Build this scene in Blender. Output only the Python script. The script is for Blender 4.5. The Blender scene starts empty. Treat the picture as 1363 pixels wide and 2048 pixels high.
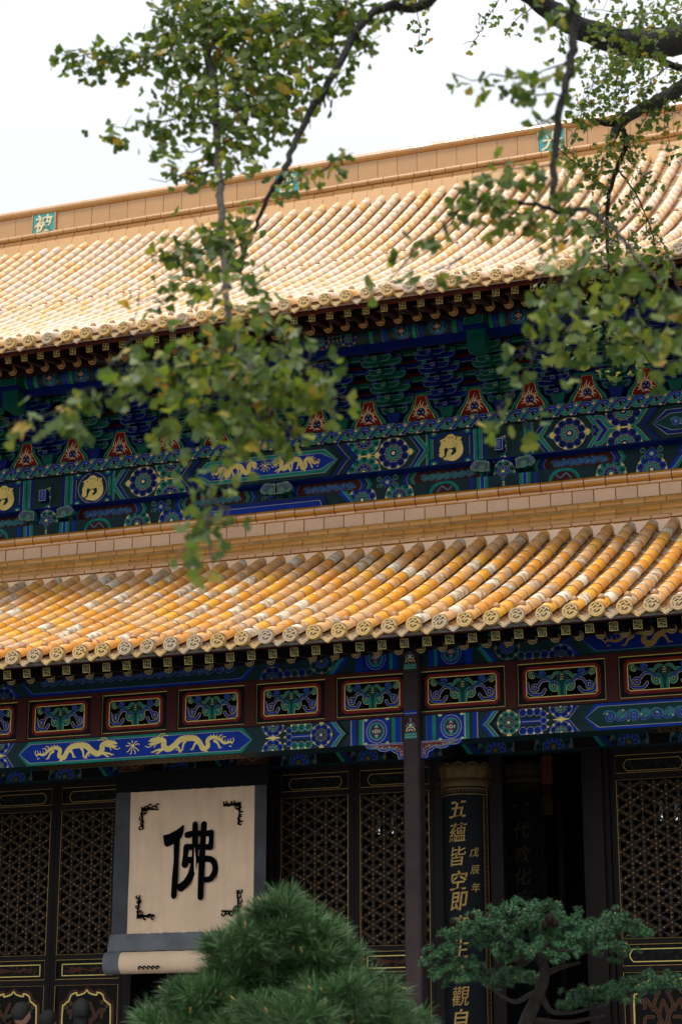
import bpy, bmesh, math, random
import numpy as np
from math import sin, cos, pi, radians, sqrt
from mathutils import Vector, Matrix, Quaternion, noise
random.seed(7); np.random.seed(7)
R = random.random
def U(a, b): return a + (b - a) * R()
SC = bpy.context.scene
COL = SC.collection

# ------------------------------------------------------------------ camera
F = 4000.0; PITCH = radians(16.63); YAW = radians(20.0)
CAM = np.array([0, 0, 1.6])
FW = np.array([-sin(YAW)*cos(PITCH), cos(YAW)*cos(PITCH), sin(PITCH)])
RT = np.array([cos(YAW), sin(YAW), 0.0]); UP = np.cross(RT, FW)
cd = bpy.data.cameras.new('camera'); cam = bpy.data.objects.new('camera', cd); COL.objects.link(cam)
cam.location = CAM
cam.rotation_euler = Matrix((tuple(RT), tuple(UP), tuple(-FW))).transposed().to_euler()
cd.sensor_fit = 'VERTICAL'; cd.sensor_height = 36.0; cd.lens = 36.0*F/2048
cd.clip_end = 2000; cd.clip_start = .1
cd.dof.use_dof = True; cd.dof.focus_distance = 24.0; cd.dof.aperture_fstop = 3.6; cd.dof.aperture_blades = 9
SC.camera = cam
# ------------------------------------------------------------------ world, sun, exposure
W = bpy.data.worlds.new('World'); SC.world = W; W.use_nodes = True
nt = W.node_tree; nt.nodes.clear()
SUN_EL, SUN_AZ = radians(66), radians(205)      # azimuth the sun stands in, clockwise from +Y
sky = nt.nodes.new('ShaderNodeTexSky'); sky.sky_type = 'NISHITA'; sky.sun_disc = False
sky.sun_elevation = SUN_EL; sky.sun_rotation = SUN_AZ; sky.dust_density = 4
b1 = nt.nodes.new('ShaderNodeBackground'); b1.inputs[1].default_value = .10
b2 = nt.nodes.new('ShaderNodeBackground'); b2.inputs[0].default_value = (.93, .965, 1, 1); b2.inputs[1].default_value = 1.0
tcw = nt.nodes.new('ShaderNodeTexCoord'); sx_ = nt.nodes.new('ShaderNodeSeparateXYZ'); nt.links.new(tcw.outputs['Generated'], sx_.inputs[0])   # overcast sky: the zenith is brighter than the horizon
mrw = nt.nodes.new('ShaderNodeMapRange'); mrw.inputs[1].default_value = 0; mrw.inputs[2].default_value = 1; mrw.inputs[3].default_value = .70; mrw.inputs[4].default_value = 1.95; nt.links.new(sx_.outputs[2], mrw.inputs[0]); nt.links.new(mrw.outputs[0], b2.inputs[1])
mx = nt.nodes.new('ShaderNodeMixShader'); mx.inputs[0].default_value = .82
wo = nt.nodes.new('ShaderNodeOutputWorld')
nt.links.new(sky.outputs[0], b1.inputs[0]); nt.links.new(b1.outputs[0], mx.inputs[1]); nt.links.new(b2.outputs[0], mx.inputs[2]); nt.links.new(mx.outputs[0], wo.inputs[0])
sl = bpy.data.lights.new('sun', 'SUN'); sl.energy = 2.3; sl.angle = radians(14); sl.color = (1, .95, .88)
so = bpy.data.objects.new('sun', sl); COL.objects.link(so)
sd = Vector((sin(SUN_AZ)*cos(SUN_EL), cos(SUN_AZ)*cos(SUN_EL), sin(SUN_EL)))
so.rotation_euler = sd.to_track_quat('Z', 'Y').to_euler(); so.location = (0, -10, 30)
SC.view_settings.view_transform = 'Standard'; SC.view_settings.look = 'None'; SC.view_settings.gamma = 1
SC.view_settings.exposure = 0.0; SC.view_settings.use_curve_mapping = False
SC.cycles.max_bounces = 6; SC.cycles.diffuse_bounces = 3; SC.cycles.use_denoising = True

def ray(x, y): return FW + RT*(x-681.5)/F - UP*(y-1024)/F
def onY(x, y, Y):                      # point of the plane Y seen at photograph pixel x, y
    r = ray(x, y); return CAM + r*(Y/r[1])
def at(x, y, d): return Vector(CAM + ray(x, y)*d)
def X_(x, y, Y): return onY(x, y, Y)[0]

# ------------------------------------------------------------------ materials
MATS = {}
def mat(name, c, rough=.6, spec=.5, metal=0, var=.15, scale=8, bump=0, bscale=60, coat=0, c2=None, trans=0):
    if name in MATS: return MATS[name]
    m = bpy.data.materials.new(name); m.use_nodes = True; n = m.node_tree; bs = n.nodes['Principled BSDF']
    tc = n.nodes.new('ShaderNodeTexCoord')
    nz = n.nodes.new('ShaderNodeTexNoise'); nz.inputs['Scale'].default_value = scale; nz.inputs['Detail'].default_value = 5
    n.links.new(tc.outputs['Object'], nz.inputs['Vector'])
    rp = n.nodes.new('ShaderNodeValToRGB')
    rp.color_ramp.elements[0].position = .3; rp.color_ramp.elements[1].position = .7
    a = [max(0, v*(1-var)) for v in c]; b = [min(1, v*(1+var)) for v in c] if c2 is None else c2
    rp.color_ramp.elements[0].color = (*a, 1); rp.color_ramp.elements[1].color = (*b, 1)
    n.links.new(nz.outputs['Fac'], rp.inputs[0]); n.links.new(rp.outputs[0], bs.inputs['Base Color'])
    bs.inputs['Roughness'].default_value = rough; bs.inputs['Specular IOR Level'].default_value = spec
    bs.inputs['Metallic'].default_value = metal; bs.inputs['Coat Weight'].default_value = coat; bs.inputs['Coat Roughness'].default_value = .15
    if bump:
        nb = n.nodes.new('ShaderNodeTexNoise'); nb.inputs['Scale'].default_value = bscale; nb.inputs['Detail'].default_value = 4
        n.links.new(tc.outputs['Object'], nb.inputs['Vector'])
        bp = n.nodes.new('ShaderNodeBump'); bp.inputs['Strength'].default_value = bump; bp.inputs['Distance'].default_value = .02
        n.links.new(nb.outputs['Fac'], bp.inputs['Height']); n.links.new(bp.outputs[0], bs.inputs['Normal'])
    MATS[name] = m; return m

def glaze(name, island, stops, rough=.3, whiten=.35, bump=.25, spec=.6, coat=.3, nscale=9, grime=None, cior=1.5):
    """glazed ceramic: one colour per tile (random per island or per object), mottled, worn patches"""
    m = bpy.data.materials.new(name); m.use_nodes = True; n = m.node_tree; bs = n.nodes['Principled BSDF']; L = n.links.new
    tc = n.nodes.new('ShaderNodeTexCoord'); geo = n.nodes.new('ShaderNodeNewGeometry')
    if island: rnd = geo.outputs['Random Per Island']
    else: rnd = n.nodes.new('ShaderNodeObjectInfo').outputs['Random']
    pos = geo.outputs['Position']
    n1 = n.nodes.new('ShaderNodeTexNoise'); n1.inputs['Scale'].default_value = nscale; n1.inputs['Detail'].default_value = 6; L(pos, n1.inputs['Vector'])
    ad = n.nodes.new('ShaderNodeMath'); ad.operation = 'MULTIPLY_ADD'; ad.inputs[1].default_value = .8; ad.inputs[2].default_value = -.40
    L(n1.outputs['Fac'], ad.inputs[0])
    a2 = n.nodes.new('ShaderNodeMath'); a2.operation = 'ADD'; a2.use_clamp = True; L(ad.outputs[0], a2.inputs[0]); L(rnd, a2.inputs[1])
    rp = n.nodes.new('ShaderNodeValToRGB'); cr = rp.color_ramp
    while len(cr.elements) < len(stops): cr.elements.new(.5)
    for e, (p, c) in zip(cr.elements, stops): e.position = p; e.color = (*c, 1)
    L(a2.outputs[0], rp.inputs[0])
    n2 = n.nodes.new('ShaderNodeTexNoise'); n2.inputs['Scale'].default_value = 22; n2.inputs['Detail'].default_value = 8; L(pos, n2.inputs['Vector'])
    r2 = n.nodes.new('ShaderNodeValToRGB'); r2.color_ramp.elements[0].position = .60; r2.color_ramp.elements[1].position = .68
    r2.color_ramp.elements[1].color = (whiten, whiten, whiten, 1); L(n2.outputs['Fac'], r2.inputs[0])
    mxc = n.nodes.new('ShaderNodeMix'); mxc.data_type = 'RGBA'; L(r2.outputs[0], mxc.inputs[0]); L(rp.outputs[0], mxc.inputs[6]); mxc.inputs[7].default_value = (.62, .55, .48, 1)
    res = mxc.outputs[2]
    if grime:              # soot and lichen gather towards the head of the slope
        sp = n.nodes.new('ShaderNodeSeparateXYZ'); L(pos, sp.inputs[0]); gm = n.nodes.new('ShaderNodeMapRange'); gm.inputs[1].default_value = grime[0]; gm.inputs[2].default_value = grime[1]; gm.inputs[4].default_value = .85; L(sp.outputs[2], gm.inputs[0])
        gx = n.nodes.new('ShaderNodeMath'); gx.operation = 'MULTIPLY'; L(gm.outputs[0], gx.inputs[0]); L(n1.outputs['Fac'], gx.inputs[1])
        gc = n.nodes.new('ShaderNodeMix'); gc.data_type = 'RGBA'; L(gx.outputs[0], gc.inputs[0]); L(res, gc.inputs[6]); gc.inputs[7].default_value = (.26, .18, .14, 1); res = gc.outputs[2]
    L(res, bs.inputs['Base Color'])
    bs.inputs['Roughness'].default_value = rough; bs.inputs['Specular IOR Level'].default_value = spec; bs.inputs['Coat Weight'].default_value = coat; bs.inputs['Coat Roughness'].default_value = .08; bs.inputs['Coat IOR'].default_value = cior
    rr = n.nodes.new('ShaderNodeMapRange'); rr.inputs[3].default_value = rough*.6; rr.inputs[4].default_value = min(1, rough*1.7); L(n2.outputs['Fac'], rr.inputs[0]); L(rr.outputs[0], bs.inputs['Roughness'])
    n3 = n.nodes.new('ShaderNodeTexNoise'); n3.inputs['Scale'].default_value = 30; n3.inputs['Detail'].default_value = 3; L(pos, n3.inputs['Vector'])
    bp = n.nodes.new('ShaderNodeBump'); bp.inputs['Strength'].default_value = bump; bp.inputs['Distance'].default_value = .01
    L(n3.outputs['Fac'], bp.inputs['Height']); L(bp.outputs[0], bs.inputs['Normal'])
    MATS[name] = m; return m

TS = [(0, (.80, .41, .025)), (.2, (.78, .32, .015)), (.38, (.68, .26, .025)), (.50, (.72, .39, .13)), (.60, (.68, .40, .21)),
      (.72, (.80, .38, .03)), (.82, (.52, .26, .10)), (.89, (.46, .36, .26)), (.95, (.76, .62, .40)), (1, (.80, .70, .54))]
TS2 = [(0, (.84, .42, .06)), (.10, (.82, .50, .20)), (.30, (.82, .52, .26)), (.5, (.82, .56, .33)), (.70, (.80, .55, .36)), (.84, (.80, .60, .44)), (.94, (.82, .52, .24)), (1, (.84, .44, .08))]
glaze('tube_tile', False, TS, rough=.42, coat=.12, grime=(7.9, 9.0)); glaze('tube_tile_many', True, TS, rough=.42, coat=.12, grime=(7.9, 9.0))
glaze('tube_tile_upper', True, TS2, rough=.28, whiten=.5, coat=.7)
RS = [(0, (.52, .20, .012)), (.35, (.60, .26, .02)), (.7, (.64, .30, .05)), (1, (.54, .22, .02))]
glaze('ridge_glaze', False, RS, rough=.14, whiten=.10, bump=.35, coat=1, nscale=4, cior=1.9)
RS2 = [(0, (.50, .25, .07)), (.5, (.54, .28, .085)), (1, (.50, .25, .08))]
glaze('ridge_glaze_upper', False, RS2, rough=.35, whiten=.15, bump=.35, coat=.5, nscale=4, cior=1.7)
AS = [(0, (.62, .27, .03)), (.5, (.66, .30, .05)), (1, (.72, .38, .10))]
glaze('amber_glaze', False, AS, rough=.2, whiten=.1, bump=.7, coat=1, nscale=4, cior=2.0)
DS = [(0, (.50, .32, .10)), (.4, (.58, .37, .11)), (.7, (.50, .34, .17)), (1, (.42, .33, .23))]
glaze('disc_dark', False, [(0, (.22, .13, .05)), (1, (.30, .19, .08))], rough=.6, whiten=.3, bump=.6, coat=0, nscale=30)
glaze('disc_glaze', False, DS, rough=.45, whiten=.3, bump=.5, coat=.1, nscale=14)
PS = [(0, (.26, .12, .04)), (.3, (.42, .22, .07)), (.6, (.55, .31, .10)), (.8, (.26, .20, .16)), (1, (.60, .52, .44))]
glaze('pan_tile', True, PS, rough=.5, whiten=.6, coat=.05)
PS2 = [(0, (.40, .18, .05)), (.4, (.55, .28, .08)), (.8, (.42, .28, .16)), (1, (.66, .58, .48))]
glaze('pan_tile_upper', True, PS2, rough=.5, whiten=.6, coat=.05)
mat('cap_glaze', (.42, .22, .10), .45, var=.3, scale=40, bump=.4)
mat('mortar', (.30, .25, .20), .9, var=.3, scale=20, bump=.4)
mat('lime_edge', (.34, .32, .29), .9, var=.35, scale=12, bump=.4)
mat('lime_edge_upper', (.62, .56, .50), .9, var=.3, scale=12, bump=.4)
mat('mortar_upper', (.56, .38, .20), .8, var=.3, scale=20)
mat('corbel_slate', (.05, .085, .095), .6)
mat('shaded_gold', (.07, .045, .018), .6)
mat('fret_green', (.004, .028, .024), .5, spec=.15)
mat('cap_gold', (.11, .065, .018), .45, metal=.3, var=.3)
mat('lattice_gilt', (.085, .052, .020), .5, metal=.2, var=.4, scale=6)
mat('joint', (.34, .20, .06), .7, var=.3)
for _n, _c in (('maroon', (.062, .014, .012)), ('dark_maroon', (.014, .005, .005)), ('red_paint', (.20, .014, .012)), ('blue', (.003, .035, .36)), ('deep_blue', (.003, .018, .19)), ('teal', (.008, .22, .18)),
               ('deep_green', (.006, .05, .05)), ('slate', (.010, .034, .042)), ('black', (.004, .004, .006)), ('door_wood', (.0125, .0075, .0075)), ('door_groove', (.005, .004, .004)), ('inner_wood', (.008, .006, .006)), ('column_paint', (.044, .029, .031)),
               ('board_black', (.004, .007, .011)), ('carving', (.085, .028, .018)), ('carving_green', (.012, .028, .016))):
    mat(_n, _c, .5, spec=.14, var=.22, scale=5)
mat('bracket_teal', (.004, .085, .072), .55, spec=.1, var=.25, scale=5); mat('bracket_blue', (.002, .013, .15), .55, spec=.1, var=.25, scale=5); mat('bracket_red', (.09, .008, .007), .6, spec=.1)
mat('gold', (.88, .70, .20), .36, metal=.12, var=.12, bump=.15, bscale=90)
mat('old_gold', (.46, .29, .08), .42, metal=.35, var=.2)
mat('pale_line', (.42, .44, .40), .6)
mat('blue_line', (.13, .22, .42), .6)
mat('teal_line', (.12, .36, .33), .6)
mat('pearl', (.25, .40, .50), .3)
mat('dark_gold', (.17, .10, .03), .45, metal=.2, var=.3)
mat('turquoise', (.05, .36, .36), .35, var=.1)
mat('cream_glaze', (.80, .68, .42), .4)
mat('stone', (.17, .165, .155), .85, var=.15, scale=2, bump=.2)
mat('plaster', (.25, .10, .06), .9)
mat('bark', (.016, .013, .011), .9, var=.4, scale=30, bump=1, bscale=60)
mat('bark_light', (.050, .044, .036), .9, var=.4, scale=40, bump=1, bscale=60)
mat('pine_bark', (.024, .018, .014), .9, var=.4, scale=20, bump=1, bscale=40)
mat('cone', (.016, .010, .008), .9, spec=.1)
mat('bud', (.55, .36, .10), .6)

# ------------------------------------------------------------------ mesh builder
class MB:
    def __init__(s): s.v = []; s.f = []; s.m = []; s.names = []; s.sm = []
    def mi(s, name):
        if name not in s.names: s.names.append(name)
        return s.names.index(name)
    def add(s, vs, fs, m, smooth=False):
        o = len(s.v); s.v += [tuple(p) for p in vs]; k = s.mi(m)
        for f in fs: s.f.append([o+i for i in f]); s.m.append(k); s.sm.append(smooth)
    def box(s, x0, x1, y0, y1, z0, z1, m, bev=0):
        s.add([(x0,y0,z0),(x1,y0,z0),(x1,y1,z0),(x0,y1,z0),(x0,y0,z1),(x1,y0,z1),(x1,y1,z1),(x0,y1,z1)],
              [(0,3,2,1),(4,5,6,7),(0,1,5,4),(1,2,6,5),(2,3,7,6),(3,0,4,7)], m)
    def loft(s, rings, m, smooth=True, closed=True, cap=True):
        n = len(rings[0]); vs = [p for r in rings for p in r]; fs = []
        for i in range(len(rings)-1):
            for j in range(n if closed else n-1):
                k = (j+1) % n; fs.append((i*n+j, i*n+k, (i+1)*n+k, (i+1)*n+j))
        if cap and closed: fs.append(tuple(range(n))[::-1]); fs.append(tuple(range((len(rings)-1)*n, len(rings)*n)))
        s.add(vs, fs, m, smooth)
    def tube(s, pts, rad, m, n=8, cap=True):
        pts = [Vector(p) for p in pts]; rings = []; ref = Vector((0, 0, 1))
        for i, p in enumerate(pts):
            d = (pts[min(i+1, len(pts)-1)] - pts[max(i-1, 0)]).normalized()
            a = d.cross(ref)
            if a.length < .1: a = d.cross(Vector((1, 0, 0)))
            a.normalize(); b = a.cross(d); r = rad[i] if hasattr(rad, '__len__') else rad
            ref = b
            rings.append([p + a*cos(2*pi*j/n)*r + b*sin(2*pi*j/n)*r for j in range(n)])
        s.loft(rings, m, True, True, cap)
    def prism(s, poly, y0, y1, m, side=None):      # polygon in XZ, extruded along Y (front at y0)
        n = len(poly); vs = [(x, y0, z) for x, z in poly] + [(x, y1, z) for x, z in poly]
        s.add(vs, [tuple(range(n)), tuple(range(2*n-1, n-1, -1))], m)
        o = MB(); s.add(vs, [(i, n+i, n+(i+1) % n, (i+1) % n) for i in range(n)], side or m)
    def mesh(s, name):
        me = bpy.data.meshes.new(name); me.from_pydata(s.v, [], s.f)
        for n_ in s.names: me.materials.append(MATS[n_])
        me.polygons.foreach_set('material_index', s.m); me.polygons.foreach_set('use_smooth', s.sm); me.update()
        return me
    def build(s, name, parent=None, loc=(0, 0, 0), rot=(0, 0, 0), **kw): return put(s.mesh(name), name, parent, loc, rot, **kw)

def put(me, name, parent=None, loc=(0, 0, 0), rot=(0, 0, 0), scale=None, **kw):
    o = bpy.data.objects.new(name, me); COL.objects.link(o)
    o.location = loc; o.rotation_euler = rot
    if scale: o.scale = scale
    if parent is not None: o.parent = parent
    for k, v in kw.items(): o[k] = v
    return o
def empty(name, loc=(0, 0, 0), parent=None, **kw): return put(None, name, parent, loc, **kw)

# ------------------------------------------------------------------ painter: flat painted shapes, each a hair proud of the one below
def ell(cx, cz, rx, rz=None, n=16, a0=0, a1=2*pi):
    rz = rx if rz is None else rz
    m = n if abs(a1-a0-2*pi) < 1e-6 else n+1
    return [(cx+rx*cos(a0+(a1-a0)*i/n), cz+rz*sin(a0+(a1-a0)*i/n)) for i in range(m)]
class Paint:
    def __init__(s, mb, fn=None, Y=0, clip=None): s.mb = mb; s.c = 0; s.clip = clip; s.fn = fn or (lambda u, v, o: (u, Y-o, v)); s.T = None; s.dep = 0
    def off(s, l): s.c += 1; return .002 + l*.0014 + (s.c % 45)*.00003
    def t(s, p):
        if s.T is None: return p
        ox, oz, sx, sz = s.T; return (ox+p[0]*sx, oz+p[1]*sz)
    def poly(s, pts, col, l=0):
        s._emit([s.t(p) for p in pts], col, s.off(l))
    def _emit(s, pts, col, o):
        if s.clip:
            x0, x1, z0, z1 = s.clip
            for ax, val, sg in ((0, x0, 1), (0, x1, -1), (1, z0, 1), (1, z1, -1)):
                out = []
                for i in range(len(pts)):
                    p, q = pts[i], pts[(i+1) % len(pts)]
                    a, b = sg*(p[ax]-val), sg*(q[ax]-val)
                    if a >= 0: out.append(p)
                    if a*b < 0: k = a/(a-b); out.append((p[0]+(q[0]-p[0])*k, p[1]+(q[1]-p[1])*k))
                pts = out
                if len(pts) < 3: return
        n = len(pts)
        A = sum(pts[i][0]*pts[(i+1) % n][1]-pts[(i+1) % n][0]*pts[i][1] for i in range(n))
        if A < 0: pts = pts[::-1]
        s.mb.add([s.fn(u, v, o) for u, v in pts], [tuple(range(n))], col)
        if s.dep:
            vs = [s.fn(u, v, o) for u, v in pts] + [s.fn(u, v, o-s.dep) for u, v in pts]
            s.mb.add(vs, [(i, n+i, n+(i+1) % n, (i+1) % n) for i in range(n)], col)
    def rect(s, x0, x1, z0, z1, col, l=0): s.poly([(x0, z0), (x1, z0), (x1, z1), (x0, z1)], col, l)
    def disc(s, cx, cz, r, col, l=0, n=14, rz=None): s.poly(ell(cx, cz, r, rz, n), col, l)
    def stroke(s, pts, w, col, l=0, closed=False, caps=True):
        pts = [s.t(p) for p in pts]; o = s.off(l); n = len(pts); L_, R_ = [], []
        for i in range(n):
            a = pts[(i-1) % n] if closed or i > 0 else pts[i]; b = pts[(i+1) % n] if closed or i < n-1 else pts[i]
            dx, dz = b[0]-a[0], b[1]-a[1]; q = sqrt(dx*dx+dz*dz) or 1; ww = (w[i] if hasattr(w, '__len__') else w)/2
            if s.T is not None: ww *= abs(s.T[3])
            L_.append((pts[i][0]-dz/q*ww, pts[i][1]+dx/q*ww)); R_.append((pts[i][0]+dz/q*ww, pts[i][1]-dx/q*ww))
        for i in range(n if closed else n-1):
            j = (i+1) % n; s._emit([L_[i], R_[i], R_[j], L_[j]], col, o)
        if caps and not closed:
            for i, (p, sg) in enumerate(((0, -1), (n-1, 1))):
                ww = (w[p] if hasattr(w, '__len__') else w)/2*(abs(s.T[3]) if s.T is not None else 1)
                if ww < .006: continue
                a = math.atan2(R_[p][1]-pts[p][1], R_[p][0]-pts[p][0])
                pp = [(pts[p][0]+ww*cos(a+sg*pi*k/5), pts[p][1]+ww*sin(a+sg*pi*k/5)) for k in range(6)]
                s._emit(pp, col, o)
    def line2(s, pts, w, col, edge, l=0, ew=.008, closed=False):       # a coloured band with a lighter outline
        s.stroke(pts, [q+ew*2 for q in w] if hasattr(w, '__len__') else w+ew*2, edge, l, closed); s.stroke(pts, w, col, l+1, closed)
    def spiral(s, cx, cz, r, w, col, l=0, turns=1.25, a0=0, dr=1, n=14):
        s.stroke([(cx+r*(1-.85*i/n)*cos(a0+dr*2*pi*turns*i/n), cz+r*(1-.85*i/n)*sin(a0+dr*2*pi*turns*i/n)) for i in range(n+1)], w, col, l, caps=False)
def smooth(pts, k=4):                                                    # Catmull-Rom through 2-D or 3-D points
    P = [np.array(p, float) for p in pts]; P = [2*P[0]-P[1]] + P + [2*P[-1]-P[-2]]; out = []
    for i in range(1, len(P)-2):
        for j in range(k):
            t = j/k; out.append(.5*((2*P[i])+(-P[i-1]+P[i+1])*t+(2*P[i-1]-5*P[i]+4*P[i+1]-P[i+2])*t*t+(-P[i-1]+3*P[i]-3*P[i+1]+P[i+2])*t**3))
    out.append(P[-2]); return [tuple(o) for o in out]

# --- painted motifs
def flower(P, cx, cz, r, a='teal', b='deep_blue', g='gold', line='pale_line', l=1, n=8, ring=True):
    if ring: P.disc(cx, cz, r, g, l, 24)
    rc = r*pi/n*.86; q = r-rc*.98
    for k in range(n):
        t = 2*pi*(k+.5)/n; x, z = cx+q*cos(t), cz+q*sin(t)
        P.disc(x, z, rc*1.08, 'black', l+1, 12); P.disc(x, z, rc*1.0, line, l+2, 12); P.disc(x, z, rc*.88, a, l+3, 12)
        P.disc(x+rc*.12*cos(t), z+rc*.12*sin(t), rc*.46, 'black', l+4, 8); P.disc(x+rc*.20*cos(t+1), z+rc*.20*sin(t+1), rc*.22, a, l+5, 6)
        P.poly([(cx+r*1.0*cos(t+pi/n-.12), cz+r*1.0*sin(t+pi/n-.12)), (cx+r*.84*cos(t+pi/n), cz+r*.84*sin(t+pi/n)), (cx+r*1.0*cos(t+pi/n+.12), cz+r*1.0*sin(t+pi/n+.12))], g, l+5)
    P.disc(cx, cz, r*.58, 'black', l+4, 20); P.disc(cx, cz, r*.55, line, l+5, 20); P.disc(cx, cz, r*.52, 'black', l+6, 20)
    for k in range(n):
        t = 2*pi*k/n; P.disc(cx+r*.35*cos(t), cz+r*.35*sin(t), r*.135, line, l+7, 8); P.disc(cx+r*.35*cos(t), cz+r*.35*sin(t), r*.115, b, l+8, 8)
    st = [(cx+(r*.26 if i % 2 == 0 else r*.13)*cos(pi*i/8), cz+(r*.26 if i % 2 == 0 else r*.13)*sin(pi*i/8)) for i in range(16)]
    P.poly(ell(cx, cz, r*.2, n=12), a, l+9)
    P.disc(cx, cz, r*.12, g, l+10, 8)
def curlbit(P, x, z, r, a, l=1, t=0, line='pale_line'):
    P.disc(x, z, r*1.12, line, l, 12); P.disc(x, z, r, a, l+1, 12); P.spiral(x, z, r*.65, r*.22, 'black', l+2, 1.15, t, 1, 9)
def chevron(P, x, z0, z1, d, ws, l=1):                                   # nested zigzag bands, apex towards d
    zm = (z0+z1)/2; h = z1-z0; o = x
    for w, c in ws:
        pts = [(o, z0), (o+d*h*.30, zm-h*.10), (o+d*h*.42, zm), (o+d*h*.30, zm+h*.10), (o, z1)]
        q = [(p+w*(1 if True else 0), z) for p, z in pts]
        for i in range(4): P._emit([P.t(pts[i]), P.t(q[i]), P.t(q[i+1]), P.t(pts[i+1])], c, P.off(l))
        o += w
def stripes(P, x0, ws, z0, z1, l=1):
    o = x0
    for w, c in ws: P.rect(o, o+w, z0, z1, c, l); o += w
    return o
def dragon(P, ox, oz, sx, sz, col='gold', l=3):
    P.T = (ox, oz, sx, sz)
    c = lambda x, y: ((x-335)/100, (768-y)/100)
    body = smooth([c(*p) for p in [(345, 733), (352, 722), (380, 728), (402, 705), (432, 690), (458, 705), (455, 738), (478, 752), (492, 720), (515, 692), (550, 686), (585, 692), (612, 722), (640, 742), (662, 722), (662, 694), (690, 682)]])
    n = len(body); P.stroke(body, [.06+.27*sin(pi*min(1, (i+1)/n*1.15)*.62) for i in range(n)], col, l)
    P.poly([c(*p) for p in [(668, 700), (676, 674), (700, 668), (722, 674), (736, 692), (714, 694), (736, 706), (716, 716), (694, 708)]], col, l)
    for q in [[(680, 674), (660, 662), (640, 664)], [(690, 670), (676, 652), (656, 652)], [(716, 716), (735, 724), (748, 716)], [(700, 712), (706, 728)],
              [(345, 733), (336, 715), (340, 700)], [(400, 712), (385, 690), (372, 694)], [(410, 702), (400, 682), (388, 678)]]:
        P.stroke([c(*p) for p in q], .05, col, l+1, caps=False)
    for (x, y, dx, dy) in [(425, 712, -22, 34), (470, 745, -6, 18), (505, 712, 20, 34), (560, 702, 14, 44), (600, 730, -14, 26), (650, 738, 34, 18), (640, 738, 60, 8)]:
        e = (x+dx, y+dy); P.stroke([c(x, y), c(x+dx*.6, y+dy*.3), c(*e)], [.17, .13, .09], col, l+1)
        for a in (-1, 0, 1): P.stroke([c(*e), c(e[0]+8*a+dx*.2, e[1]+11-abs(a)*3)], .045, col, l+2, caps=False)
    for i in range(4, n-8, 2):
        x, z = body[i]; P.stroke([(x, z+.06), (x-.04, z+.20)], .035, col, l+2, caps=False)
    for x in (352, 470, 600): P.spiral(*c(x, 750), .06, .035, col, l, .8)
    P.T = None
def flame_pearl(P, cx, cz, h, col='gold', l=3):
    P.disc(cx, cz+h*.2, h*.13, col, l, 10)
    for a in (20, 50, 90, 130, 160, 215, 325, 250, 290): P.stroke([(cx+h*.17*cos(radians(a)), cz+h*.2+h*.17*sin(radians(a))), (cx+h*.42*cos(radians(a+9)), cz+h*.12+h*.40*sin(radians(a+9))), (cx+h*.5*cos(radians(a)), cz+h*.1+h*.45*sin(radians(a)))], h*.06, col, l+1, caps=False)
def round_dragon(P, cx, cz, r):
    P.disc(cx, cz, r*1.16, 'pale_line', 1, 26); P.disc(cx, cz, r*1.12, 'deep_blue', 2, 26); P.disc(cx, cz, r*1.0, 'slate', 3, 26)
    pts = smooth([(cx+r*x, cz+r*z) for x, z in [(-.60, -.5), (-.62, -.05), (-.38, .22), (0, .15), (.42, .22), (.62, -.1), (.58, -.5), (.2, -.78), (-.15, -.7), (-.1, -.35)]], 5)
    P.stroke(pts, [r*(.30+.20*sin(pi*i/(len(pts)-1))) for i in range(len(pts))], 'gold', 4)
    P.poly([(cx+r*x, cz+r*z) for x, z in [(-.30, .40), (-.42, .68), (-.15, .92), (.15, .92), (.42, .68), (.28, .38), (0, .26)]], 'gold', 4)
    for x, z, a in [(-.7, -.2, 190), (-.8, -.6, 220), (.75, .3, 20), (.8, -.35, -20), (-.6, .45, 150), (.6, .62, 40), (.55, -.8, -50), (-.4, -.9, 240)]:
        for da in (-35, 0, 35): P.stroke([(cx+r*x*.75, cz+r*z*.75), (cx+r*x*.75+r*.26*cos(radians(a+da)), cz+r*z*.75+r*.26*sin(radians(a+da)))], r*.085, 'gold', 5, caps=False)
    P.stroke([(cx-r*.2, cz+r*.35), (cx-r*.45, cz+r*.62), (cx-r*.7, cz+r*.5)], r*.11, 'gold', 5); P.stroke([(cx+r*.2, cz+r*.3), (cx+r*.72, cz+r*.6)], r*.12, 'gold', 5); P.stroke([(cx+r*.1, cz-r*.3), (cx-r*.25, cz-r*.05), (cx+r*.2, cz+r*.0)], r*.10, 'gold', 5)
    P.disc(cx+r*.02, cz-r*.28, r*.13, 'gold', 6, 8); P.disc(cx-r*.12, cz+r*.66, r*.05, 'black', 6, 6); P.disc(cx+r*.12, cz+r*.66, r*.05, 'black', 6, 6)
def quatre(P, cx, cz, w, h, l=1, light='pale_line'):
    P.disc(cx, cz, w*.5, light, l, 16, h*.50); P.disc(cx, cz, w*.47, 'blue', l+1, 16, h*.47); P.disc(cx, cz, w*.38, light, l+2, 16, h*.38); P.disc(cx, cz, w*.36, 'teal', l+3, 16, h*.36)
    P.disc(cx, cz, w*.27, 'slate', l+4, 14, h*.28); P.disc(cx, cz, w*.22, light, l+5, 4, h*.30); P.disc(cx, cz, w*.18, 'blue', l+6, 4, h*.25)
    for k in range(4): P.disc(cx+w*.13*cos(pi/2*k+.785), cz+w*.15*sin(pi/2*k+.785), w*.06, 'red_paint', l+7, 6); P.disc(cx+w*.16*cos(pi/2*k), cz+w*.2*sin(pi/2*k), w*.055, light, l+7, 6)
    P.disc(cx, cz, w*.09, 'gold', l+8, 10); P.disc(cx, cz, w*.05, 'blue', l+9, 8)
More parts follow.
